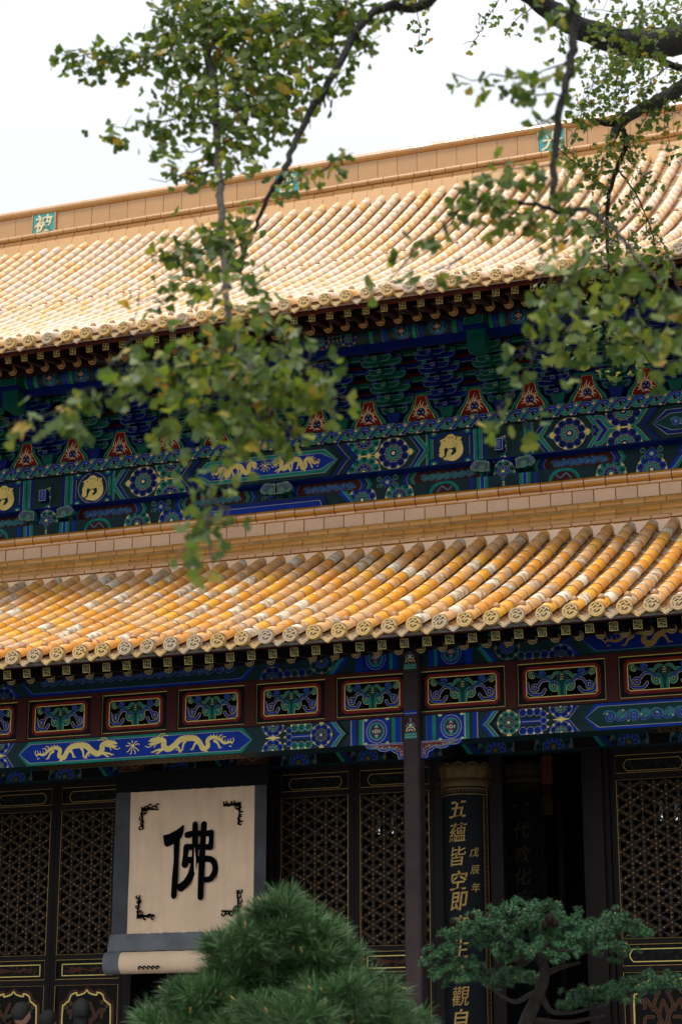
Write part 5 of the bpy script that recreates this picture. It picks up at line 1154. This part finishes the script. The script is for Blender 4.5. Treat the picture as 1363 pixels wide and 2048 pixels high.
    if hair == 'bun':
        hm.tube([(0, .10*s, 1.60*s), (0, .15*s, 1.57*s), (.01, .16*s, 1.52*s)], [.03, .038, .01], 'hair', 10)
    hm.build('hair', d)
    if hair == 'long':
        cl = MB(); cl.box(.0, .035, .07, .085, 1.665*s, 1.68*s, 'clip_blue'); cl.build('hair_clip', d)
    return d
def ppos(x, y, Y): q_ = onY(x, y, Y); return q_[0], q_[2]
for (px, py, Y, yaw, lb_, sh, hr) in ((45, 2006, 20.6, -.9+pi, 'person with dark hair in a bun, second from the left edge', 'shirt_dark', 'bun'), (98, 2022, 20.9, -.6+pi, 'short haired person whose head shows lowest, between the two others', 'shirt_white', 'short'),
                                  (163, 1999, 20.5, 1.0+pi, 'person with long straight black hair and a small blue hair clip', 'shirt_dark', 'long'), (-8, 2030, 20.4, .5, 'person in pink cut off by the left edge of the photograph', 'shirt_pink', 'short')):
    X, Z = ppos(px, py, Y); person(X, Y, (Z-FLOOR-.03)*1.70/1.735, yaw, lb_, sh, hr)

# ================================================================== pines
def needle_mat(name, c, c2):
    m = bpy.data.materials.new(name); m.use_nodes = True; n = m.node_tree; bs = n.nodes['Principled BSDF']; L = n.links.new
    g_ = n.nodes.new('ShaderNodeNewGeometry'); rp = n.nodes.new('ShaderNodeValToRGB'); rp.color_ramp.elements[0].color = (*c, 1); rp.color_ramp.elements[1].color = (*c2, 1); L(g_.outputs['Random Per Island'], rp.inputs[0])
    nz = n.nodes.new('ShaderNodeTexNoise'); nz.inputs['Scale'].default_value = 3.5; L(g_.outputs['Position'], nz.inputs['Vector'])
    mr = n.nodes.new('ShaderNodeMapRange'); mr.inputs[1].default_value = .3; mr.inputs[2].default_value = .7; mr.inputs[3].default_value = .55; mr.inputs[4].default_value = 1.35; L(nz.outputs['Fac'], mr.inputs[0])
    mu = n.nodes.new('ShaderNodeVectorMath'); mu.operation = 'SCALE'; L(rp.outputs[0], mu.inputs[0]); L(mr.outputs[0], mu.inputs['Scale']); L(mu.outputs[0], bs.inputs['Base Color'])
    bs.inputs['Roughness'].default_value = .55; MATS[name] = m
needle_mat('pine_needles', (.026, .078, .018), (.095, .19, .065)); needle_mat('cedar_needles', (.020, .085, .030), (.060, .17, .062))
def burst(vs, fs, p, axis, n, L, w, spread):
    ax = axis.normalized(); q_ = Vector((0, 0, 1)).rotation_difference(ax)
    for _ in range(n):
        th = spread*sqrt(R()); ph = 2*pi*R(); d = q_ @ Vector((sin(th)*cos(ph), sin(th)*sin(ph), cos(th))); l_ = L*U(.7, 1.1)
        base = p-ax*U(0, L*.35); mid = base+d*l_*.6; tip = base+d*l_+Vector((0, 0, -.10*l_))
        sd_ = d.cross(Vector((R()-.5, R()-.5, R()-.5))).normalized()*w; k = len(vs)
        vs += [tuple(base-sd_), tuple(base+sd_), tuple(mid+sd_), tuple(mid-sd_), tuple(tip)]; fs += [(k, k+1, k+2, k+3), (k+3, k+2, k+4)]
def pine(name, label, d, trunk, branches, pads, needle, L, w, nb, spread, bud_n, tr=.07, cones=()):
    base = at(*trunk[0][:2], d); root = empty(name, (base.x, base.y, 0), label=label, category='pine tree'); O = Vector((base.x, base.y, 0))
    b = MB(); pts = [Vector((0, 0, 0)), Vector((.08, .02, (base.z)*.5))]+[at(x, y, d+dd)-O for x, y, dd in trunk]; pp = [Vector(p_) for p_ in smooth([tuple(p_) for p_ in pts], 4)]
    b.tube(pp, [tr*(1.25-.8*i/len(pp))*(1+.12*noise.noise(Vector((i*.9, 0, 0)))) for i in range(len(pp))], 'pine_bark', 12); b.build('trunk', root)
    for br in branches:
        b = MB(); pp = [Vector(p_) for p_ in smooth([tuple(at(x, y, d+dd)-O) for x, y, dd in br], 4)]; b.tube(pp, [tr*.42*(1-.75*i/len(pp)) for i in range(len(pp))], 'pine_bark', 8); b.build('branch', root)
    vs, fs = [], []; bd = MB(); tw = MB()
    for (x, y, dd, rx, ry, rd, n) in pads:
        c = at(x, y, d+dd)-O; ax, ay, az = rx*d/F, ry*d/F, rd
        for _ in range(n):
            u = Vector((R()-.5, R()-.5, R()-.35)).normalized(); k = R()**.35
            p = c+Vector((u.x*ax*k, u.y*az*k, u.z*ay*k)); p += u*.09*noise.noise(c+u*2.2);  p += Vector((noise.noise(p*5), noise.noise(p*5+Vector((9, 0, 0))), noise.noise(p*5+Vector((0, 9, 0)))))*.05
            axd = Vector((u.x*.8, u.y*.8-.1, abs(u.z)*.6+.55)); burst(vs, fs, p, axd, nb, L, w, spread)
            if R() < .35: tw.tube([c+(p-c)*.35, p-axd.normalized()*L*.3], [.008, .004], 'pine_bark', 4, False)
            if R() < bud_n: bd.tube([p+axd*L*.3, p+axd*L*.55], [.006, .002], 'bud', 5)
    me = bpy.data.meshes.new('needles'); me.from_pydata(vs, [], fs); me.materials.append(MATS[needle]); put(me, 'needles', root, kind='stuff')
    if tw.v: tw.build('twigs', root, kind='stuff')
    if bd.v: bd.build('buds', root, kind='stuff')
    for x, y, dd, s_ in cones:
        c = MB(); cp = at(x, y, d+dd)-O; c.loft([[(s_*sin(pi*j/6)*(1+.25*((k+j) % 2))*cos(2*pi*k/12), s_*sin(pi*j/6)*(1+.25*((k+j) % 2))*sin(2*pi*k/12), s_*1.4*-cos(pi*j/6)) for k in range(12)] for j in range(1, 6)], 'cone', False); c.build('pine_cone', root, tuple(cp))
pine('pine_tree', 'big rounded pine with long soft needles in front of the banner', 11.0, [(600, 2130, 0), (590, 2040, .05), (570, 1950, 0), (560, 1850, 0)],
     [[(585, 2030, 0), (500, 2000, 0), (420, 1985, 0)], [(590, 2020, 0), (660, 1990, 0), (720, 1985, 0)], [(575, 1960, 0), (500, 1900, 0)]],
     [(562, 1862, 0, 78, 50, .26, 95), (500, 1900, -.05, 88, 44, .28, 85), (620, 1908, 0, 92, 48, .28, 85), (420, 1995, -.1, 95, 42, .30, 100), (360, 2060, -.1, 100, 40, .3, 90), (690, 2012, -.3, 115, 44, .34, 130), (775, 2070, -.2, 90, 44, .34, 100), (590, 2050, -.45, 120, 42, .3, 130), (470, 2075, -.3, 110, 40, .3, 90), (562, 1822, 0, 36, 28, .14, 30), (560, 1955, .05, 110, 44, .28, 110), (480, 1960, 0, 70, 34, .25, 60), (655, 1965, 0, 80, 38, .25, 70)],
     'pine_needles', .140, .0015, 52, .95, .08, .09)
pine('pine_tree', 'cloud pruned pine with flat dark pads and bent bare trunk before the open doorway', 14.0, [(1040, 2120, 0), (1050, 2048, 0), (1075, 1990, 0), (1088, 1940, 0), (1065, 1895, .05)],
     [[(1078, 1985, 0), (1058, 1990, -.05), (1030, 2004, -.1), (1000, 1990, -.1), (975, 1970, -.1)], [(1083, 1995, 0), (1098, 2020, -.05), (1120, 2026, -.05), (1160, 2022, -.05), (1210, 2005, -.05)], [(1085, 1950, 0), (1120, 1935, 0), (1160, 1925, 0)], [(1070, 1905, 0), (1040, 1930, 0), (1030, 1900, 0), (1020, 1870, 0)], [(1075, 1930, 0), (1110, 1900, 0), (1140, 1870, 0)], [(1060, 2040, 0), (1130, 2045, 0), (1210, 2030, 0)]],
     [(1075, 1905, -.25, 95, 20, .2, 70), (1040, 1955, .3, 60, 18, .2, 40), (955, 1852, 0, 62, 34, .25, 75), (1020, 1843, 0, 60, 34, .28, 80), (1085, 1838, -.05, 62, 38, .28, 90), (1150, 1862, 0, 48, 34, .25, 60), (1120, 1880, -.1, 75, 32, .25, 80), (1225, 1850, 0, 62, 24, .22, 70), (1275, 1862, 0, 22, 20, .12, 22), (1205, 1898, -.1, 66, 20, .2, 60), (1000, 1885, -.1, 80, 28, .25, 80), (920, 1862, 0, 30, 22, .15, 26),
      (880, 1915, 0, 36, 24, .2, 50), (920, 1945, 0, 62, 24, .22, 75), (990, 1960, 0, 60, 18, .2, 56), (1210, 1985, 0, 90, 18, .22, 90), (1170, 2003, 0, 50, 16, .18, 45), (1290, 1968, 0, 62, 18, .2, 66), (1335, 1962, 0, 22, 14, .12, 20), (1130, 2008, 0, 22, 10, .12, 14)],
     'cedar_needles', .042, .0014, 60, 1.7, .05, .058, [(1098, 1838, -.3, .028), (1108, 1846, -.3, .025), (905, 1845, -.2, .022), (942, 1832, -.2, .02), (1090, 1850, -.3, .025)])

# ================================================================== ginkgos
def leafmat():
    m = bpy.data.materials.new('ginkgo_leaf'); m.use_nodes = True; n = m.node_tree; bs = n.nodes['Principled BSDF']; L = n.links.new; out = n.nodes['Material Output']
    def ramp(): 
        rp = n.nodes.new('ShaderNodeValToRGB'); cr = rp.color_ramp
        for _ in range(4): cr.elements.new(.5)
        for e, (p, c) in zip(cr.elements, [(0, (.042, .082, .014)), (.35, (.078, .125, .018)), (.68, (.13, .175, .025)), (.92, (.21, .225, .03)), (.97, (.36, .29, .03)), (1, (.40, .18, .03))]): e.position = p; e.color = (*c, 1)
        return rp
    at_ = n.nodes.new('ShaderNodeAttribute'); at_.attribute_name = 'tint'; oi = n.nodes.new('ShaderNodeObjectInfo'); ad = n.nodes.new('ShaderNodeMath'); ad.operation = 'MAXIMUM'
    geo = n.nodes.new('ShaderNodeNewGeometry'); nz = n.nodes.new('ShaderNodeTexNoise'); nz.inputs['Scale'].default_value = 60; L(geo.outputs['Position'], nz.inputs['Vector'])
    m3 = n.nodes.new('ShaderNodeMath'); m3.operation = 'MULTIPLY_ADD'; m3.inputs[1].default_value = .25; m3.inputs[2].default_value = -.12; L(nz.outputs['Fac'], m3.inputs[0])
    m4 = n.nodes.new('ShaderNodeMath'); m4.operation = 'ADD'; m4.use_clamp = True; L(m3.outputs[0], m4.inputs[0])
    rp = ramp(); L(m4.outputs[0], rp.inputs[0]); L(rp.outputs[0], bs.inputs['Base Color']); bs.inputs['Roughness'].default_value = .45
    tr = n.nodes.new('ShaderNodeBsdfTranslucent'); mu = n.nodes.new('ShaderNodeVectorMath'); mu.operation = 'MULTIPLY'; mu.inputs[1].default_value = (1.5, 1.6, .9); L(rp.outputs[0], mu.inputs[0]); L(mu.outputs[0], tr.inputs[0])
    ms = n.nodes.new('ShaderNodeMixShader'); ms.inputs[0].default_value = .38; L(bs.outputs[0], ms.inputs[1]); L(tr.outputs[0], ms.inputs[2]); L(ms.outputs[0], out.inputs[0])
    return m, n, m4, geo, oi
for nm, src in (('ginkgo_leaf', 'obj'), ('ginkgo_leaves', 'isl')):
    m, n, m4, geo, oi = leafmat(); m.name = nm; n.links.new(oi.outputs['Random'] if src == 'obj' else geo.outputs['Random Per Island'], m4.inputs[1]); MATS[nm] = m
def leaf_shape(s=1.0, cleft=.25, cup=.2):
    vs = [(0, 0, 0), (.0, 0, .001)]; fs = []; n = 8; rim = []
    for k in range(n+1):
        a = radians(-52+104*k/n); r_ = 1-(cleft if k == n//2 else 0)+.05*sin(k*2.3)-(.10 if k in (0, n) else 0); rim.append((r_*sin(a), r_*cos(a), cup*abs(sin(a))*r_))
    V = [(0, .02, 0)]+rim; F_ = [(0, k+1, k+2)[::-1] for k in range(n)]
    V += [(-.012, .05, 0), (.012, .05, 0), (.010, -.75, -.05), (-.010, -.75, -.05)]; k = len(V)-4; F_.append((k, k+1, k+2, k+3))
    return [(x*s, y*s+.75*s, z*s) for x, y, z in V], F_
LV = [leaf_shape(.042, c_, cu) for c_, cu in ((.28, .15), (.12, .35), (.4, -.2), (.2, .5))]
LM = []
for V, F_ in LV:
    me = bpy.data.meshes.new('leaf'); me.from_pydata(V, [], F_); me.materials.append(MATS['ginkgo_leaf']); LM.append(me)
def ginkgo(label, trunk_at, trunk_top, branches, blobs, n_obj, trunk_r, ls=1.0):
    O = Vector(trunk_at); root = empty('ginkgo_tree', O, label=label, category='ginkgo tree')
    b = MB(); T = Vector(trunk_top)-O; b.tube([(0, 0, 0), T*.3+Vector((.1, 0, 0)), T*.6, T, T*1.25+Vector((.2, .2, 0))], [trunk_r*1.3, trunk_r, trunk_r*.9, trunk_r*.8, trunk_r*.5], 'bark', 16); b.build('trunk', root)
    cl = []
    for pts, r0, r1, mt in branches:
        P3 = [tuple((at(*p[:3]) if p[2] > 0 else Vector(trunk_top)+Vector((p[0], p[1], -p[2])))-O) for p in pts]; pp = [Vector(p_) for p_ in smooth(P3, 6)]
        for i, p_ in enumerate(pp):
            if 0 < i < len(pp)-1: p_ += Vector((noise.noise(Vector((i*.8, r0*90, 0))), 0, noise.noise(Vector((i*.8, r0*90, 5)))))*min(r0*1.1, .018)
        b = MB(); b.tube(pp, [r0+(r1-r0)*i/(len(pp)-1)+r0*.10*noise.noise(Vector((i*1.3, 0, r0))) for i in range(len(pp))], mt, 10 if r0 > .02 else 6)
        b.build('limb' if r0 > .03 else 'branch', root)
        if r0 < .03: cl += pp
    leaves = []; tw = MB()
    def clus(p, n):
        for _ in range(n):
            ax = Vector((R()-.5, R()-.5, U(-.9, .15))).normalized(); leaves.append((p+Vector((R()-.5, R()-.5, R()-.5))*.05, ax, U(0, 6.28), U(.78, 1.15)*ls))
    for (x0, y0, x1, y1, d0, d1, wd, n) in blobs:    # leafy twig from one point to the other, with leaf clusters beside it
        a, b_ = at(x0, y0, d0)-O, at(x1, y1, d1)-O; sag = Vector((0, 0, -.03*(b_-a).length)); n = int(n*(1.6 if y0 < 260 and x0 < 760 else (.95 if y0 > 600 and x0 < 760 else 1.05))); pts = [a+(b_-a)*t+sag*sin(pi*t)+Vector((noise.noise(a*3+Vector((t*3, 0, 0))), 0, noise.noise(a*3+Vector((0, t*3, 0)))))*.05 for t in np.linspace(0, 1, 7)]
        tw.tube(pts, [.0045-.003*i/6 for i in range(7)], 'bark', 5, False)
        for _ in range(n):
            t = R(); k = min(5, int(t*6)); p = pts[k]+(pts[k+1]-pts[k])*(t*6-k); w_ = (1.35 if y0 > 560 else 1.15)*wd*(d0+d1)/2/F; off_ = Vector((random.gauss(0, 1), random.gauss(0, 1.3), random.gauss(0, 1)))*w_*.5
            if off_.length > w_*1.5: off_ *= .5
            q_ = p+off_
            if R() < .30: tw.tube([p, p+off_*.5+Vector((0, 0, .008)), q_], [.0022, .0018, .0012], 'bark', 4, False)
            clus(q_, random.choice((1, 2, 2, 3)))
    tw.build('twigs', root, kind='stuff')
    leaves.sort(key=lambda l_: (l_[0]+O-Vector(CAM)).length); many = MB()
    for i, (p, ax, rot, s_) in enumerate(leaves):
        q_ = ax.to_track_quat('Y', 'Z') @ Quaternion((0, 1, 0), rot); k = i % 4
        if i < n_obj:
            o = put(LM[k], 'leaf', root, p, scale=(s_, s_, s_)); o.rotation_euler = q_.to_euler()
        else: many.add([p+(q_ @ Vector(v))*s_ for v in LV[k][0]], LV[k][1], 'ginkgo_leaves')
    many.build('leaves', root, kind='stuff')
# near tree on the right, its boughs hang over the court
B = []; TW = []
nearT, nearTop = (4.6, 8.2, 0), (4.4, 8.0, 6.2)
def br(pts, r0, r1, m='bark'): B.append((pts, r0, r1, m))
br([(0, 0, -.01), (1400, -260, 9.5), (1000, -180, 9.5), (860, 2, 9.6), (775, 12, 9.6), (725, 45, 9.5), (665, 150, 9.3), (605, 250, 9.2), (570, 335, 9.0), (548, 375, 9.0), (520, 430, 9.0), (497, 488, 9.0), (480, 550, 9.0)], .030, .006)
br([(1000, -180, 9.5), (600, -150, 9.8), (430, -60, 10), (405, 30, 10), (420, 130, 9.8), (432, 230, 9.5), (438, 330, 9.2), (440, 420, 8.8), (446, 520, 8.3), (455, 610, 7.8), (480, 690, 7.3), (515, 760, 7.0), (545, 830, 6.9)], .026, .009, 'bark_light')
br([(0, 0, -.02), (1500, -200, 8), (1165, -60, 8), (1150, 40, 8), (1140, 130, 7.9), (1118, 220, 7.8), (1108, 330, 7.7), (1106, 395, 7.6), (1122, 428, 7.6)], .024, .011)
br([(1122, 428, 7.6), (1165, 418, 7.6), (1205, 440, 7.5), (1245, 478, 7.4), (1285, 530, 7.3), (1345, 590, 7.2)], .011, .006, 'bark_light')
br([(1122, 428, 7.6), (1080, 412, 7.6), (1020, 405, 7.6), (955, 400, 7.6), (905, 375, 7.6)], .009, .003)
br([(1210, 445, 7.4), (1150, 540, 7.2), (1080, 690, 7.0), (1020, 790, 6.9), (985, 830, 6.9)], .005, .002)
TW += [ # x0,y0,x1,y1,d0,d1,width px,n
 (425, 130, 330, 95, 9.8, 9.8, 34, 30), (330, 95, 230, 105, 9.8, 9.7, 24, 20), (230, 105, 110, 112, 9.7, 9.7, 20, 20), (240, 110, 160, 150, 9.7, 9.7, 16, 9),
 (405, 20, 300, 40, 10, 10, 44, 34), (405, 10, 520, 30, 10, 10, 50, 48), (430, 60, 620, 60, 9.9, 9.8, 52, 58), (430, 110, 560, 120, 9.8, 9.7, 48, 46), (640, 60, 720, 20, 9.6, 9.6, 34, 22), (560, 20, 700, 10, 9.8, 9.7, 36, 26),
 (480, 30, 700, 60, 9.9, 9.6, 60, 55), (300, 20, 480, 70, 10, 9.9, 46, 40), (560, 100, 700, 90, 9.6, 9.4, 40, 26), (470, 150, 640, 150, 9.6, 9.4, 46, 34), (640, 0, 860, 0, 9.6, 9.6, 18, 20), (460, 220, 610, 200, 9.4, 9.3, 34, 22), (400, 150, 480, 260, 9.7, 9.3, 40, 26),
 (430, 190, 330, 170, 9.6, 9.6, 30, 20), (430, 180, 590, 190, 9.6, 9.4, 44, 40), (435, 250, 330, 225, 9.4, 9.4, 26, 16), (350, 235, 215, 265, 9.4, 9.4, 22, 15), (440, 290, 320, 300, 9.3, 9.3, 26, 18), (440, 330, 330, 350, 9.2, 9.2, 22, 14),
 (445, 290, 560, 240, 9.3, 9.2, 34, 26), (500, 260, 600, 150, 9.3, 9.4, 36, 26), (440, 340, 520, 310, 9.1, 9.1, 24, 12), (720, 45, 735, 120, 9.5, 9.4, 16, 8), (640, 190, 690, 150, 9.3, 9.2, 12, 5), (430, 340, 300, 360, 9.1, 9.1, 14, 5),
 (550, 370, 640, 345, 8.8, 8.6, 14, 9), (640, 345, 700, 300, 8.6, 8.6, 12, 9), (560, 365, 590, 330, 9, 9, 12, 5),
 (490, 450, 390, 450, 8.6, 8.5, 22, 18), (480, 490, 360, 490, 8.5, 8.4, 26, 24), (470, 480, 290, 510, 8.5, 8.3, 24, 26), (450, 540, 330, 560, 8.2, 8.1, 20, 14), (350, 590, 270, 600, 8.1, 8.1, 10, 6), (480, 470, 500, 400, 8.6, 8.7, 14, 8), (450, 520, 540, 560, 8.0, 7.8, 20, 12),
 (460, 620, 420, 560, 7.6, 7.8, 22, 9), (450, 610, 560, 620, 7.6, 7.4, 22, 12), (500, 680, 600, 660, 7.2, 7.1, 34, 18), (480, 680, 360, 690, 7.2, 7.1, 30, 20), (460, 690, 330, 740, 7.1, 6.9, 34, 24), (400, 720, 220, 760, 7.0, 6.7, 30, 26), (300, 770, 140, 800, 6.8, 6.5, 28, 20), (160, 800, 10, 850, 6.5, 6.2, 22, 15), (300, 720, 190, 730, 6.8, 6.7, 16, 6),
 (510, 740, 430, 800, 7.0, 6.8, 34, 22), (430, 790, 300, 870, 6.8, 6.6, 32, 17), (540, 790, 650, 740, 6.9, 6.8, 32, 20), (600, 770, 700, 800, 6.9, 6.8, 16, 7), (545, 830, 480, 860, 6.8, 6.7, 34, 18), (550, 840, 600, 880, 6.8, 6.7, 24, 10), (500, 850, 430, 960, 6.7, 6.4, 26, 15), (430, 950, 400, 1060, 6.4, 6.1, 22, 11), (400, 1050, 430, 1150, 6.1, 5.9, 12, 6), (420, 1020, 350, 1120, 6.2, 5.9, 10, 5), (440, 990, 480, 1050, 6.3, 6.1, 9, 4), (480, 720, 380, 790, 7.0, 6.9, 44, 22), (560, 760, 460, 850, 6.9, 6.8, 44, 24), (620, 700, 540, 830, 6.9, 6.8, 34, 14), (560, 700, 520, 800, 7, 6.9, 30, 16), (230, 720, 320, 620, 6.9, 7.1, 10, 4),
 # right hand boughs
 (1135, 120, 1030, 150, 7.9, 7.9, 22, 12), (1040, 150, 920, 160, 7.9, 7.9, 16, 10), (1120, 200, 1010, 130, 7.8, 7.8, 18, 8), (1115, 230, 1060, 250, 7.8, 7.8, 12, 4), (1150, 30, 1080, 10, 8, 8, 24, 10),
 (1108, 330, 950, 330, 7.7, 7.6, 20, 18), (1040, 405, 930, 370, 7.6, 7.5, 26, 20), (1110, 400, 1000, 430, 7.6, 7.5, 24, 18), (960, 400, 870, 440, 7.5, 7.4, 16, 9), (900, 440, 820, 500, 7.4, 7.3, 10, 6), (820, 500, 760, 580, 7.3, 7.2, 9, 5), (1120, 430, 1090, 510, 7.5, 7.4, 20, 10), (1150, 425, 1110, 340, 7.5, 7.6, 16, 8), (920, 520, 860, 540, 7.3, 7.3, 8, 3),
 (1240, 480, 1130, 540, 7.3, 7.1, 30, 16), (1150, 540, 1080, 620, 7.1, 6.9, 32, 18), (1280, 530, 1200, 620, 7.2, 7.0, 34, 22), (1345, 590, 1240, 680, 7.1, 6.9, 36, 26), (1340, 600, 1363, 700, 7.1, 6.9, 30, 16), (1160, 600, 1120, 700, 7, 6.8, 30, 16), (1240, 640, 1330, 740, 6.9, 6.7, 32, 18), (1080, 690, 1030, 710, 6.9, 6.8, 14, 5), (1340, 500, 1380, 640, 7.2, 7, 26, 10), (1010, 790, 985, 860, 6.9, 6.8, 12, 5), (1040, 850, 1060, 870, 6.9, 6.9, 5, 2)]
ginkgo('near ginkgo tree whose drooping boughs hang blurred across the roofs', nearT, nearTop, B, TW, 300, .28, 1.04)
# farther tree with the heavy dark limb in the upper right corner
B = []; TW = []
farT, farTop = (2.6, 15.5, 0), (2.4, 15.3, 9.0)
br([(0, 0, -.01), (1620, 60, 14), (1363, 78, 13.5), (1280, 88, 13.3), (1200, 72, 13.2), (1130, 40, 13.1), (1065, -5, 13.0), (980, -80, 13)], .125, .055)
br([(0, 0, -.6), (1600, 40, 14.6), (1440, 110, 14.8), (1363, 172, 15), (1310, 205, 15), (1262, 228, 15), (1238, 250, 15), (1224, 275, 15)], .075, .032, 'bark_light')
br([(1262, 230, 15), (1225, 248, 15), (1180, 238, 15)], .032, .018)
br([(1395, 150, 15), (1330, 125, 15), (1285, 100, 15.1)], .032, .02)
br([(1240, 250, 15), (1252, 285, 15), (1235, 330, 15), (1215, 400, 15), (1213, 470, 15), (1216, 540, 15), (1215, 640, 15), (1205, 720, 15)], .022, .006)
br([(1232, 335, 15), (1265, 380, 15), (1290, 430, 15), (1310, 490, 15)], .008, .004)
br([(1215, 380, 15), (1180, 350, 15), (1120, 300, 15), (1070, 240, 15)], .007, .003)
TW += [(835, -10, 838, 100, 17, 17, 14, 16), (1000, -20, 955, 70, 16, 16, 14, 15), (1060, 20, 1000, 60, 15, 15, 16, 8), (960, 60, 930, 90, 16, 16, 5, 3),
 (1363, 20, 1160, 20, 14, 14, 40, 60), (1340, 40, 1240, 110, 14, 14.5, 30, 30), (1340, 60, 1120, 50, 12.6, 12.6, 40, 60), (1300, 90, 1200, 120, 12.6, 12.8, 26, 34), (1200, 100, 1160, 240, 14.5, 15, 34, 60), (1290, 100, 1200, 160, 15, 15, 34, 50), (1340, 130, 1240, 190, 15, 15, 34, 50), (1363, 120, 1340, 230, 15, 15, 24, 34), (1240, 130, 1210, 230, 15, 15, 30, 40), (1170, 200, 1130, 320, 15, 15, 30, 36),
 (1300, 215, 1260, 300, 15, 15, 26, 40), (1330, 210, 1340, 300, 15, 15, 22, 22), (1240, 260, 1190, 330, 15, 15, 30, 44), (1250, 290, 1290, 380, 15, 15, 26, 36), (1215, 380, 1130, 290, 15, 15, 24, 32), (1215, 400, 1170, 470, 15, 15, 26, 34), (1265, 380, 1310, 490, 15, 15, 20, 24), (1215, 420, 1225, 560, 15, 15, 30, 50), (1290, 440, 1320, 560, 15, 15, 20, 20), (1216, 540, 1190, 680, 15, 15, 26, 34), (1180, 490, 1120, 620, 15, 15, 22, 22), (1250, 470, 1270, 560, 15, 15, 18, 18),
 (1090, 540, 1050, 610, 15, 15, 5, 3), (1180, 640, 1150, 740, 15, 15, 12, 12), (1240, 640, 1290, 730, 15, 15, 16, 16), (1215, 640, 1230, 740, 15, 15, 16, 14), (1100, 560, 1090, 580, 15, 15, 6, 2), (1130, 680, 1100, 725, 15, 15, 6, 4)]
ginkgo('farther ginkgo tree with the heavy dark limb in the upper right corner', farT, farTop, B, TW, 300, .36)
